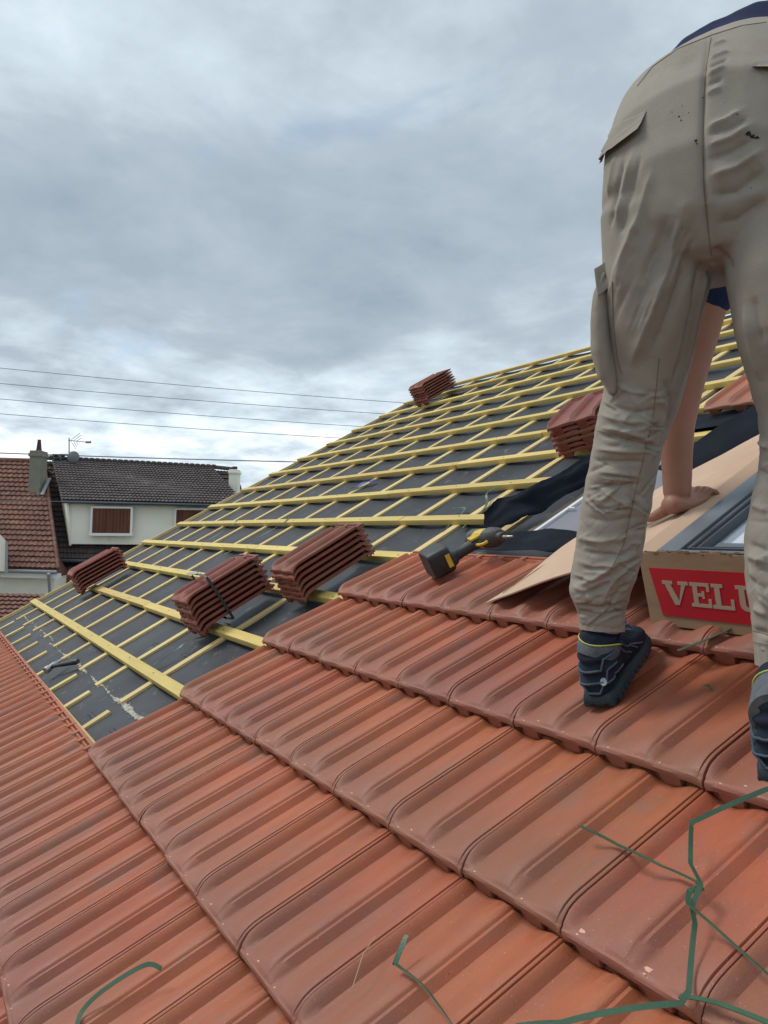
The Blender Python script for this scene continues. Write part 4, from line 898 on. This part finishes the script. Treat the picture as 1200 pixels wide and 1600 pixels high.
# folds: picture-plane polylines located on the cloth, amplitude (mm, + ridge, - valley), width (mm)
folds = [
 ([(1070, 320), (1046, 410), (1024, 470), (1002, 530), (982, 580)], 7, 13), ([(1085, 350), (1066, 430), (1040, 500), (1015, 560)], -5, 12), ([(1045, 330), (1020, 420), (998, 480)], -4, 13),
 ([(1108, 400), (1094, 470), (1080, 540), (1062, 610)], 5, 8), ([(1098, 400), (1082, 470), (1066, 540), (1046, 620)], -5, 8), ([(1088, 440), (1070, 520), (1050, 590)], 4, 8),
 ([(1000, 330), (975, 400), (962, 450)], 4, 11), ([(985, 300), (968, 370)], -4, 9), ([(1020, 260), (1000, 330), (990, 370)], 3, 10),
 ([(974, 245), (962, 300), (952, 360)], -5, 7), ([(988, 235), (974, 300), (962, 350)], 4, 7), ([(960, 240), (951, 310)], 4, 7), ([(1000, 240), (984, 310)], -3, 7),
 ([(925, 668), (965, 672), (1000, 682), (1025, 690)], 5, 6), ([(925, 678), (965, 684), (1012, 696)], -6, 5), ([(926, 700), (970, 706), (1015, 706)], 4, 6), ([(920, 716), (960, 722), (1012, 722)], -4, 6), ([(918, 735), (965, 740), (1005, 745)], 4, 7),
 ([(915, 755), (960, 760), (1002, 756)], -4, 6), ([(935, 648), (985, 660), (1030, 655)], 4, 8), ([(940, 630), (990, 645), (1030, 640)], -4, 7), ([(980, 610), (1010, 650), (1022, 690)], 3, 9),
 ([(910, 782), (950, 790), (1000, 780)], 3, 8), ([(906, 806), (950, 815), (1000, 808)], -3, 8), ([(904, 842), (940, 846), (985, 836)], 4, 8), ([(900, 860), (940, 866), (985, 868)], -5, 6), ([(899, 875), (930, 885), (960, 880), (1000, 862)], 4, 7),
 ([(905, 915), (930, 905), (955, 885), (975, 850)], 6, 8), ([(900, 930), (930, 922), (960, 905)], -5, 7), ([(940, 945), (950, 920), (965, 898), (985, 880)], 5, 7), ([(950, 950), (965, 925), (985, 905)], -4, 6), ([(895, 915), (915, 925), (930, 945)], 4, 7), ([(905, 945), (935, 950), (975, 945)], -6, 5),
 ([(1000, 770), (1004, 820), (990, 870)], 5, 9), ([(985, 720), (990, 790), (978, 850)], -3, 9), ([(1022, 600), (1040, 640), (1030, 690), (1012, 730)], 5, 9), ([(1035, 590), (1050, 620), (1040, 680)], -4, 7),
 ([(1112, 70), (1135, 62)], 3, 5), ([(1108, 92), (1140, 78)], 3.5, 5), ([(1106, 104), (1138, 90)], -3.5, 5), ([(1104, 118), (1134, 103)], 3.5, 5), ([(1103, 134), (1130, 122)], -3, 5), ([(1102, 148), (1128, 136)], 3, 5),
 ([(1104, 200), (1135, 188), (1160, 172)], 4, 6), ([(1104, 212), (1140, 200), (1168, 184)], -4, 6), ([(1104, 228), (1140, 216), (1175, 194)], 4, 7), ([(1105, 250), (1140, 240), (1180, 215)], -4, 8),
 ([(1108, 275), (1150, 262), (1200, 228)], 5, 10), ([(1110, 305), (1150, 300), (1200, 262)], -7, 15), ([(1118, 350), (1150, 345), (1200, 310)], -4, 15), ([(1115, 385), (1130, 400), (1145, 420)], -5, 9), ([(1110, 410), (1125, 415)], 4, 6),
 ([(1106, 60), (1101, 120), (1098, 200), (1099, 280), (1104, 340), (1110, 400)], -4.5, 5),
 ([(1160, 470), (1175, 540), (1190, 600)], 5, 10), ([(1175, 460), (1192, 540)], -4, 10), ([(1185, 690), (1200, 700)], 5, 6), ([(1184, 735), (1200, 742)], -5, 6), ([(1178, 790), (1200, 800)], 5, 7), ([(1168, 850), (1200, 862)], -5, 7), ([(1166, 868), (1200, 880)], 5, 7), ([(1170, 905), (1200, 925)], -5, 7), ([(1176, 950), (1200, 962)], 5, 7), ([(1178, 985), (1200, 990)], -5, 6), ([(1165, 880), (1185, 920), (1200, 960)], 4, 7)]
rc_ = random.Random(21)
def legx(leg, y):
    ys = [q[1] for q in leg]; return np.interp(y, ys, [q[0] for q in leg]), np.interp(y, ys, [q[3] for q in leg])
for leg, n_, ylo, yhi in ((Lleg, 62, 600, 965), (Rleg, 40, 640, 1020)):
    for i in range(n_):
        y = rc_.uniform(ylo, yhi); cx_, hw_ = legx(leg, y); x = cx_+rc_.uniform(-.95, .95)*hw_; ln = rc_.uniform(10, 34); a = rc_.choice((rc_.gauss(0, .25), rc_.gauss(-.6, .2), rc_.gauss(.4, .2)))
        p0 = (x-ln*math.cos(a), y-ln*math.sin(a)); p1 = (x, y+rc_.uniform(-4, 4)); p2 = (x+ln*math.cos(a), y+ln*math.sin(a)*.8)
        sg = rc_.choice((-1, 1)); am = rc_.uniform(1.2, 3.2); wd0 = rc_.uniform(2.6, 5)
        folds.append(([p0, p1, p2], sg*am, wd0))
        if rc_.random() < .6: folds.append(([(p0[0], p0[1]+wd0*1.3), (p1[0], p1[1]+wd0*1.3), (p2[0], p2[1]+wd0*1.3)], -sg*am*.9, wd0))
for i in range(26):     # long pulls from the crotch down the thigh
    t = rc_.random(); x = 1100-t*130; y = 400+rc_.uniform(-60, 60); ln = rc_.uniform(40, 100)
    folds.append(([(x, y), (x-ln*.28, y+ln*.6), (x-ln*.5, y+ln*1.2)], rc_.choice((-1, 1))*rc_.uniform(1, 2.4), rc_.uniform(4, 8)))
co = vco(tr_me); no = vno(tr_me); disp = np.zeros(len(co))
for pts, amp, wd in folds:
    P = snapline(pts, 4)
    if len(P) < 2: continue
    P = np.array([list(p) for p in P]); wdm = wd*.001
    lo, hi = P.min(0)-wdm*3, P.max(0)+wdm*3
    idx = np.where(((co > lo) & (co < hi)).all(1))[0]
    if len(idx) == 0: continue
    C_ = co[idx]; best = np.full(len(idx), 9.0); tt = np.zeros(len(idx))
    for i in range(len(P)-1):
        a, b = P[i], P[i+1]; ab = b-a; t = np.clip(((C_-a)@ab)/(ab@ab+1e-12), 0, 1); d = np.linalg.norm(C_-(a+t[:, None]*ab), axis=1)
        m_ = d < best; best[m_] = d[m_]; tt[m_] = (i+t[m_])/(len(P)-1)
    taper = np.clip(np.minimum(tt, 1-tt)*5, .15, 1)
    disp[idx] += amp*.001*1.6*np.exp(-(best/(wdm*.80))**1.3)*taper
def vnoise(co, sc_, seed):
    return np.array([noise.noise(Vector((c[0]*sc_[0]+seed, c[1]*sc_[1]+seed*2.1, c[2]*sc_[2]-seed))) for c in co])
zz_ = co[:, 2]
lowleg = np.clip((1.10-zz_)/.25, 0, 1)
n_a = vnoise(co, (14, 14, 42), 4.4); n_b = vnoise(co, (24, 24, 24), 9.2)
disp += (-.0018*np.clip(1-np.abs(n_a)*7, 0, 1)**2*(.10+.9*lowleg)*np.clip(vnoise(co, (5, 5, 5), 7.7)*3+.4, 0, 1) -.0012*np.clip(1-np.abs(n_b)*8, 0, 1)**2*(.15+.7*lowleg))
disp += .0050*vnoise(co, (8, 8, 8), 3.3)*(.45+.55*lowleg) + .0028*vnoise(co, (11, 11, 30), 8.1)*(.15+.8*lowleg) + .0010*vnoise(co, (34, 34, 52), 1.7)*(.1+lowleg)
setco(tr_me, co+no*disp[:, None]); 
bvh = mk_bvh(tr_me)
person = empty('person', rp(7.4, 2.6, 0)); tag(person, 'worker in stained beige trousers bending over the open carton, seen from behind', 'person')
trous = link('trousers', tr_me, person)
def seam(pts, r=.0009, name='seam', m=None, parent=None, lift=.0004):
    P = snapline(pts, 7, lift=lift)
    if len(P) > 2: mb = MB(); mb.tube(P, r, 5); return mb.build(name, m or M_seam, parent or trous, smooth=60)
for pts in ([(1112, 52), (1103, 110), (1098, 170), (1098, 240), (1100, 300), (1105, 350), (1112, 400)], [(1198, 35), (1160, 40), (1112, 55), (1060, 76), (1020, 104), (996, 135)],
            [(1030, 560), (1022, 640), (1012, 690), (990, 780), (975, 850), (955, 890)], [(926, 672), (965, 678), (1020, 692)], [(930, 530), (950, 600)], [(905, 953), (935, 958), (975, 953)], [(1176, 985), (1200, 992)]): seam(pts)
# rear and cargo pocket flaps
def patch(name, corners, lift0, lift1, n=14, th=.003, m=None):
    """corners in the picture plane snapped on to the trousers: TL, TR, BR, BL; lower edge stands off by lift1"""
    TL_, TR_, BR_, BL_ = [np.array(c, float) for c in corners]; V = []
    for j in range(n+1):
        v = j/n
        for i in range(n+1):
            u = i/n; p = (TL_*(1-u)+TR_*u)*(1-v)+(BL_*(1-u)+BR_*u)*v
            q = bvh.ray_cast(CAM, ray(*p)); l = lift0+(lift1-lift0)*v**1.3+.0015*noise.noise(Vector((u*5, v*5, lift1*900)))
            if q[0] is None: q2 = bvh.find_nearest(at(p[0], p[1], 1.52)); c = q2[0]; nn = q2[1]; tgt = at(p[0], p[1], (c-CAM).dot(FWD)); V.append(tgt)
            else:
                nn = q[1] if q[1].dot(CAM-q[0]) > 0 else -q[1]; V.append(q[0]+nn*l)
    m0 = len(V); cen = (CAM-V[0]).normalized(); V2 = V+[p-cen*th for p in V]; F_ = []
    for j in range(n):
        for i in range(n): a = j*(n+1)+i; F_ += [(a, a+1, a+n+2, a+n+1), (m0+a, m0+a+n+1, m0+a+n+2, m0+a+1)]
    for i in range(n):
        F_ += [(i, m0+i, m0+i+1, i+1)]; a = n*(n+1)+i; F_ += [(a, a+1, m0+a+1, m0+a)]; a = i*(n+1); F_ += [(a, a+n+1, m0+a+n+1, m0+a)]; a += n; F_ += [(a, m0+a, m0+a+n+1, a+n+1)]
    mb = MB(); mb.add(V2, F_); return mb.build(name, m or M_trouser, trous, smooth=60)
patch('pocket_flap', [(958, 196), (1010, 174), (1003, 206), (936, 256)], .001, .013)
patch('pocket_flap', [(1175, 104), (1225, 92), (1225, 112), (1178, 110)], .001, .010)
# cargo pocket bulging from the outside of the left thigh
mb = MB(); cp = [(942, 432, 1.535, 7), (936, 460, 1.54, 13), (934, 500, 1.545, 17), (936, 545, 1.55, 19), (944, 580, 1.56, 17), (954, 604, 1.57, 9)]
chain(mb, [(at(x+6, y, d), rad(h, d), .045) for x, y, d, h in cp], 20)
cpm = remesh('cargo_pocket', mb, .004, [M_trouser], 6); c0 = vco(cpm); setco(cpm, c0+vno(cpm)*(.003*vnoise(c0, (40, 40, 12), 5.))[:, None]); link('cargo_pocket', cpm, trous)
mb = MB(); q = [at(929, 420, 1.50), at(957, 398, 1.49), at(958, 440, 1.485), at(934, 462, 1.495)]; pn = (q[1]-q[0]).cross(q[3]-q[0]).normalized()
V = []; n = 8
for j in range(n+1):
    for i in range(n+1):
        a = q[0].lerp(q[1], i/n); b = q[3].lerp(q[2], i/n); V.append(a.lerp(b, j/n)+pn*(.006*math.sin(math.pi*i/n)+.003*noise.noise(Vector((i*.4, j*.4, 1)))))
m0 = len(V); V += [p+FWD*.004 for p in V]; F_ = []
for j in range(n):
    for i in range(n): a = j*(n+1)+i; F_ += [(a, a+1, a+n+2, a+n+1), (m0+a, m0+a+n+1, m0+a+n+2, m0+a+1)]
for i in range(n): F_ += [(i, m0+i, m0+i+1, i+1)]; a = n*(n+1)+i; F_ += [(a, a+1, m0+a+1, m0+a)]; a = i*(n+1); F_ += [(a, a+n+1, m0+a+n+1, m0+a)]; a += n; F_ += [(a, m0+a, m0+a+n+1, a+n+1)]
mb.add(V, F_); mb.build('pocket_flap', M_trouser, trous, smooth=60)
seam([(957, 440), (958, 500), (965, 560), (972, 585)], .0012)
# elastic cuffs
for leg, lab in ((Lleg, 0), (Rleg, 1)):
    mb = MB(); (x, y, d, h) = leg[-1]; y0 = y-30 if lab == 0 else y-30
    rg = []
    for k in range(9):
        t = k/8; yy_ = y0+t*(40 if lab == 0 else 37); c = at(x+(0 if lab else .5)*k*.2, yy_, d); a = rad(h*(1.0-.03*t+(.05 if k == 0 else 0)), d)
        rg.append([c+VR*(a*(1+.018*math.cos(17*q))*math.cos(q))+VC*(a*1.05*(1+.018*math.cos(17*q))*math.sin(q)) for q in np.linspace(0, 2*math.pi, 68, endpoint=False)])
    mb.loft(rg); mb.build('cuff', M_trouser, trous, smooth=50)
# tar stains
def blot(px, py, r, seed):
    rs = random.Random(seed); n = 12; ring_ = []
    for q in np.linspace(0, 2*math.pi, n, endpoint=False):
        rr = r*rs.uniform(.45, 1.15); p = snap(px+rr*math.cos(q), py+rr*.9*math.sin(q), lift=.0006)
        if p is None: return
        ring_.append(p)
    c = snap(px, py, lift=.0008); d = (c-CAM).normalized()*.0012; mb = MB(); b = ring_+[c]
    mb.add(b+[p+d for p in ring_], [(i, (i+1) % n, n) for i in range(n)]+[(i, n+1+i, n+1+(i+1) % n, (i+1) % n) for i in range(n)]); mb.build('stain', M_stain, trous)
for i, (x, y, r) in enumerate(((1169, 209, 5), (1176, 213, 5), (1183, 215, 3.5), (1087, 220, 3), (1089, 225, 1.8), (1061, 182, 1.6), (1064, 188, 1.4), (1050, 175, 1), (1066, 165, 1), (1076, 176, 1), (1098, 153, 1.4), (1152, 178, 1.5), (1174, 294, 1.2))): blot(x, y, r, i)
# ---- body: one continuous skin from the head to the feet
hipc = at(1130, 190, 1.62); chest = at(1120, 330, 2.02); shL, shR = chest-PV*.17+VC*.06, chest+PV*.17+VC*.06
chest0 = chest
bb = MB()
chain(bb, [(at(1118, 350, 1.47), .12, .08), (at(1122, 300, 1.47), .165, .115), (at(1128, 215, 1.54), .16, .11), (at(1132, 195, 1.68), .145, .10), (at(1128, 225, 1.84), .150, .105), (at(1122, 275, 2.0), .165, .11), (at(1118, 320, 2.12), .14, .09), (at(1116, 345, 2.18), .06, .055)], 28, ref=PV)
neck = at(1116, 345, 2.18); headc = at(1116, 372, 2.30)
chain(bb, [(neck, .06), (at(1116, 356, 2.24), .055), (headc, .06)], 16)
hd_d = (VC*.35-Vector((0, 0, 1))*.8).normalized(); face_n = (Vector((0, 0, -1))*.25-VC*.9); 
hx_ = PV; hy_ = hd_d; hz2 = hx_.cross(hy_).normalized()
fz = hz2 if hz2.dot(Vector((0, 0, -1))-VC*.4) > 0 else -hz2       # direction the face looks
def hp3(x, y, z): return headc+hx_*x+hy_*y+fz*z
rg = []
for y, a, b, zo in ((-.02, .035, .04, 0), (0.0, .055, .065, 0), (.035, .068, .085, -.004), (.075, .075, .095, -.008), (.115, .077, .098, -.010), (.155, .070, .088, -.012), (.185, .052, .064, -.012), (.203, .02, .025, -.012)):
    rg.append([hp3(0, y-.02, zo)+hx_*a*math.cos(q)+fz*b*math.sin(q) for q in np.linspace(0, 2*math.pi, 24, endpoint=False)])
rg = rg[::-1]; bb.loft(rg)
# order: chin near the neck, crown far away; nose, brow, lips, ears
chain(bb, [(hp3(0, .10, .085), .006), (hp3(0, .075, .098), .011), (hp3(0, .062, .094), .010)], 10); chain(bb, [(hp3(-.03, .112, .082), .008), (hp3(0, .108, .088), .008), (hp3(.03, .112, .082), .008)], 10)
chain(bb, [(hp3(-.022, .038, .074), .006), (hp3(0, .036, .082), .008), (hp3(.022, .038, .074), .006)], 10)
for s_ in (-1, 1): chain(bb, [(hp3(.072*s_, .11, -.01), .009), (hp3(.083*s_, .095, -.018), .012), (hp3(.076*s_, .07, -.008), .008)], 10)
# right arm, planted on the carton, with the hand
wristR = at(1058, 772, 2.045); elbow = at(1082, 560, 2.02); sh_R = at(1128, 400, 1.98)
chain(bb, [(shR, .062), (sh_R, .060), (at(1104, 470, 2.0), .052), (elbow, .046), (at(1068, 605, 2.03), .047), (at(1057, 665, 2.04), .044, .041), (at(1057, 710, 2.045), .039, .036), (at(1058, 745, 2.045), .036, .030), (wristR, .034, .026)], 22)
def hand(bb, wrist, fd, ld, nn, side, tdir=None, fs=1.0):
    """fd fingers' direction, ld towards the thumb, nn off the surface; palm rests, fingers slightly curled"""
    fd, ld, nn = Vector(fd).normalized(), Vector(ld).normalized(), Vector(nn).normalized()
    b = wrist
    def hpnt(a, l, z): return b+fd*a+ld*l+nn*z
    chain(bb, [(hpnt(-.01, 0, .0), .030, .024), (hpnt(.02, .0, -.016), .036, .020), (hpnt(.05, 0, -.022), .041, .016), (hpnt(.078, -.002, -.023), .041, .0125)], 22, ref=ld)
    for (l, ln, sp, r) in ((.030, .072, .16, .0092), (.010, .080, .03, .0096), (-.011, .075, -.08, .0092), (-.031, .058, -.20, .0082)):
        P = [hpnt(.060, l*.9, -.020)]; d = (fd+ld*sp).normalized(); p = hpnt(.082, l, -.020)
        zz = 0
        P.append(p)
        for f_, dz in ((.42, .010), (.33, -.010), (.25, -.016)):
            p = p+d*(ln*fs*f_)+nn*dz*.9; P.append(p)
        chain(bb, [(P[0], r*1.1), (P[1], r*1.12), (P[2], r*1.05), (P[3], r*.92), (P[4], r*.72)], 12, ref=ld)
    T = [hpnt(.0, .020, -.014), hpnt(.024, .040, -.020), hpnt(.044, .064, -.020), hpnt(.052, .088, -.026)]
    if tdir is not None: T = [hpnt(.0, .012, -.010)]; T += [T[0]+tdir*.030-nn*.010, T[0]+tdir*.056-nn*.017, T[0]+tdir*.080-nn*.016+fd*.006]
    chain(bb, [(T[0], .016), (T[1], .0145), (T[2], .0115), (T[3], .0085)], 12, ref=fd)
fdR = (S_*.95+U_*.28+N_*0); ldR = -(U_*.95-S_*.28)
hand(bb, at(1052, 786, 2.04), (S_*.92+U_*.08), -(U_*.95-S_*.1), N_, 1, tdir=(-S_*.50-U_*.80).normalized(), fs=.58)
# left arm down behind the left leg
chain(bb, [(shL, .062), (at(1015, 400, 2.1), .056), (at(985, 520, 2.12), .046), (at(975, 600, 2.13), .044), (at(958, 690, 2.15), .036), (at(957, 772, 2.17), .028)], 20)
hand(bb, at(956, 788, 2.17), S_*.5-U_*.9, S_, N_, -1, fs=.5)
shoes = [(rp(6.70, 2.31, .002), (S_*.93-U_*.36), 'L', at(940, 988, 1.71)), (rp(8.50, 2.12, .002), (S_*.95-U_*.25), 'R', at(1226, 1056, 1.37))]
for leg, foot in ((Lleg, 0), (Rleg, 1)):
    pts = [(at(x, y, d+.01), rad(h, d)*(.78 if y > 500 else .85)) for x, y, d, h in leg]
    x, y, d, h = leg[-1]
    pts[-1] = (pts[-1][0], .030); pts += [(shoes[foot][0]+shoes[foot][1].normalized()*.04+N_*.07, .026)]
    chain(bb, pts, 20)
# feet inside the shoes
def lerp_chain(bb, base, d, ln): chain(bb, [(base+N_*.06+d*.035, .026), (base+d*.08+N_*.05, .027), (base+d*ln*.6+N_*.036, .026, .013), (base+d*ln*.72+N_*.030, .022, .010)], 16, ref=U_)
for b_, d_, nm, ank in shoes: lerp_chain(bb, b_, d_.normalized(), .27)
body_me = remesh('body', bb, .0046, [M_skin], 3, .5)
body = link('body', body_me, person)
# hair, eyes
mb = MB()
rg = []
for y, a, b, zo in ((.045, .073, .06, -.05), (.08, .080, .085, -.028), (.115, .083, .092, -.024), (.155, .077, .088, -.022), (.185, .058, .068, -.018), (.208, .022, .028, -.014)):
    rg.append([hp3(0, y-.02+.004*math.sin(5*q), zo)+hx_*a*math.cos(q)+fz*b*math.sin(q) for q in np.linspace(0, 2*math.pi, 24, endpoint=False)])
mb.loft(rg); mb.build('hair', M_hair, person, smooth=60)
for s_ in (-1, 1):
    mb = MB(); chain(mb, [(hp3(.03*s_, .088, .070), .010), (hp3(.03*s_, .088, .076), .011)], 12); mb.build('eye', M_white, person, smooth=60)
# shirt: body of the shirt with short sleeves, hem riding above the waistband
sb_ = MB()
chain(sb_, [(at(1168, 150, 1.63), .203, .160), (at(1166, 156, 1.70), .200, .155), (at(1146, 180, 1.78), .184, .138), (at(1126, 225, 1.88), .178, .13), (at(1122, 270, 2.0), .19, .135), (at(1118, 318, 2.11), .165, .115), (at(1116, 338, 2.16), .085, .08)], 36, ref=PV)
chain(sb_, [(shR, .078), (at(1130, 405, 1.98), .074), (at(1116, 448, 1.99), .066), (at(1108, 462, 1.995), .062)], 24)
chain(sb_, [(shL, .078), (at(1015, 400, 2.1), .072), (at(1000, 450, 2.11), .066)], 24)
sm = remesh('shirt', sb_, .006, [M_navy], 5); c0 = vco(sm); setco(sm, c0+vno(sm)*(.006*vnoise(c0, (11, 11, 11), 2.)+.003*vnoise(c0, (30, 30, 30), 6.))[:, None]); link('shirt', sm, person)
# ---- shoes and socks
def shoe(base, d, ank):
    d = Vector(d).normalized(); n = N_; x = d.cross(n).normalized(); d = n.cross(x).normalized()
    vv = (n*.30+Vector((0, 0, 1))*.70).normalized()
    def q(a, l, z): return base+d*(a*.87)+x*l+n*min(z, .03)+vv*max(z-.03, 0)
    root = None; mb = MB()
    st = [(-.006, .018, .020, .085), (.000, .030, .018, .105), (.020, .037, .016, .122), (.050, .039, .016, .128), (.085, .038, .016, .120), (.12, .041, .016, .098), (.16, .046, .015, .080), (.20, .049, .014, .068), (.24, .046, .014, .058), (.27, .036, .015, .046), (.286, .018, .018, .034)]
    rg = []
    for a, w_, z0, z1 in st:
        rg.append([q(a, w_*math.copysign(abs(math.cos(t))**.75, math.cos(t))*(1 if math.sin(t) < 0 else (1-.28*math.sin(t)**2)), (z0+z1)/2+(z1-z0)/2*math.copysign(abs(math.sin(t))**.8, math.sin(t))) for t in np.linspace(0, 2*math.pi, 30, endpoint=False)])
    mb.loft(rg); top = ank+Vector((0, 0, .0)); c0_ = q(.038, 0, .10)
    chain(mb, [(q(.045, 0, .07), .040, .046), (c0_, .041, .046), (c0_.lerp(ank, .55), .040, .045), (c0_.lerp(ank, .78), .042, .046)], 24, ref=x)
    um = remesh('shoe', mb, .0042, [M_shoe], 3); c = vco(um); nn = vno(um)
    rel = c-np.array(base); A = rel@np.array(d); Z = rel@np.array(n)
    band = (.0030*np.cos(Z/.0125*math.pi)*(A < .075)*(Z > .03)*(Z < .12))
    setco(um, c+nn*(band+.002*vnoise(c, (60, 60, 60), 4.))[:, None]); sh = link('shoe', um, person)
    # sole with lugs
    mb = MB(); pro = []
    for a, w_ in ((-.008, .020), (-.003, .032), (.02, .039), (.06, .039), (.11, .041), (.16, .047), (.21, .050), (.25, .046), (.278, .035), (.292, .017)): pro.append((a, w_))
    for z0, z1, gr in ((.006, .028, 1.0),):
        o1 = [q(a, w_, 0) for a, w_ in pro]+[q(a, -w_, 0) for a, w_ in pro[::-1]]
        mb.loft([[p+n*.006 for p in o1], [p+n*.010+(p-base).normalized()*.001 for p in o1], [p+n*.018 for p in o1], [p+n*.025-(p-q(.13, 0, 0)).normalized()*.006 for p in o1]])
    for i in range(13):
        a = .004+i*.0225; w_ = np.interp(a, [p[0] for p in pro], [p[1] for p in pro])
        for s_ in (-1, 1): mb.box(q(a, s_*w_*.80, .004), d*.0075, x*w_*.22, n*.0065, bev=.0015)
        if i in (0, 2, 4, 8, 10): mb.box(q(a, 0, .004), d*.006, x*w_*.35, n*.0055, bev=.0015)
    for a in (-.0, .0,): pass
    mb.build('sole', M_sole, sh, smooth=40)
    # heel counter stripes, grey padded collar with lime edge
    bv = mk_bvh(um)
    mb = MB(); cc_ = c0_.lerp(ank, -.22); ct = c0_.lerp(ank, .48); axc = (ank-c0_).normalized()
    X = (x-axc*x.dot(axc)).normalized(); Y = axc.cross(X); rgs = []
    for t, k in ((.0, .97), (.15, 1.0), (.55, 1.02), (.85, 1.02), (1.0, .98)):
        cc0 = cc_.lerp(ct, t)
        rgs.append([cc0+X*(.0425*k*math.cos(w_))+Y*(.0475*k*math.sin(w_))+axc*(.006*math.cos(2*w_)*t) for w_ in np.linspace(0, 2*math.pi, 32, endpoint=False)])
    mb.loft(rgs); mb.build('collar', M_shoe_grey, sh, smooth=60)
    mb = MB(); rr_ = [ct+X*(.0435*math.cos(w_))+Y*(.0485*math.sin(w_))+axc*(.001+.006*math.cos(2*w_)) for w_ in np.linspace(0, 2*math.pi, 40)]; mb.tube(rr_, .0016, 6); mb.build('piping', M_lime, sh, smooth=60)
    # pale pull patch on the heel and tongue laces
    mb = MB(); p0 = q(-.004, .012, .072); h = bv.find_nearest(p0-d*.03+x*.014)
    nn_ = h[1] if h[1].dot(CAM-h[0]) > 0 else -h[1]; e1 = nn_.cross(n).normalized(); e2 = nn_.cross(e1)
    mb.loft([[h[0]+nn_*l+e1*(.0075*math.cos(t))+e2*(.0085*math.sin(t)) for t in np.linspace(0, 2*math.pi, 10, endpoint=False)] for l in (-.001, .0018)]); mb.build('heel_patch', M_logo, sh)
    mb = MB(); rs = random.Random(3)
    for i in range(8):
        a = .088+i*.0165; zt = np.interp(a, [s__[0] for s__ in st], [s__[3] for s__ in st])
        w0 = .026
        for s_ in (-1, 1):
            P = [q(a+.012*k*1.2, s_*(w0-2*w0*k), zt+.004+.008*math.sin(math.pi*k)-.012*abs(2*k-1)**2) for k in np.linspace(0, 1, 7)]; mb.tube(P, .0022, 6)
    for i in range(6):   # loose bow
        a0 = .085+.01*i; P = [q(a0, rs.uniform(-.02, .02), .118), q(a0+.02, rs.uniform(-.045, .045), .112), q(a0+.05, rs.uniform(-.045, .045), .085), q(a0+.07, rs.uniform(-.02, .02), .088)]
        mb.tube(resample(P, 12), .0019, 6)
    mb.build('laces', M_lace, sh, smooth=60)
    # side stripes
    for s_ in (-1, 1):
        mb = MB()
        for a0, a1, z0, z1 in ((.05, .13, .100, .045), (.09, .165, .090, .040), (.13, .20, .070, .036), (.02, .09, .060, .040)):
            P = []
            for k in np.linspace(0, 1, 9):
                hh = bv.find_nearest(q(a0+(a1-a0)*k, s_*.06, z0+(z1-z0)*k)); 
                P.append(hh[0]+(hh[1] if hh[1].dot(x*s_) > 0 else -hh[1])*.0008)
            mb.tube(P, .0019, 6)
        mb.build('overlay', M_shoe_grey, sh, smooth=60)
    for z in (.045, .070, .094): 
        mb = MB(); P = []
        for t in np.linspace(-1.9, 1.9, 17):
            hh = bv.find_nearest(q(.03-.09*math.cos(t*.8), .07*math.sin(t*.8), z)); P.append(hh[0]+(-d*.0006))
        mb.tube(P, .0026, 6); mb.build('heel_band', M_lace, sh, smooth=60)
    mb = MB(); chain(mb, [(c0_.lerp(ank, .4), .038, .042), (ank, .0375, .041), (ank+Vector((0, 0, .045)), .033, .036)], 28, ref=x); mb.build('sock', M_sock, person, smooth=60)
for b_, d_, nm, ank in shoes: shoe(b_, d_, ank)
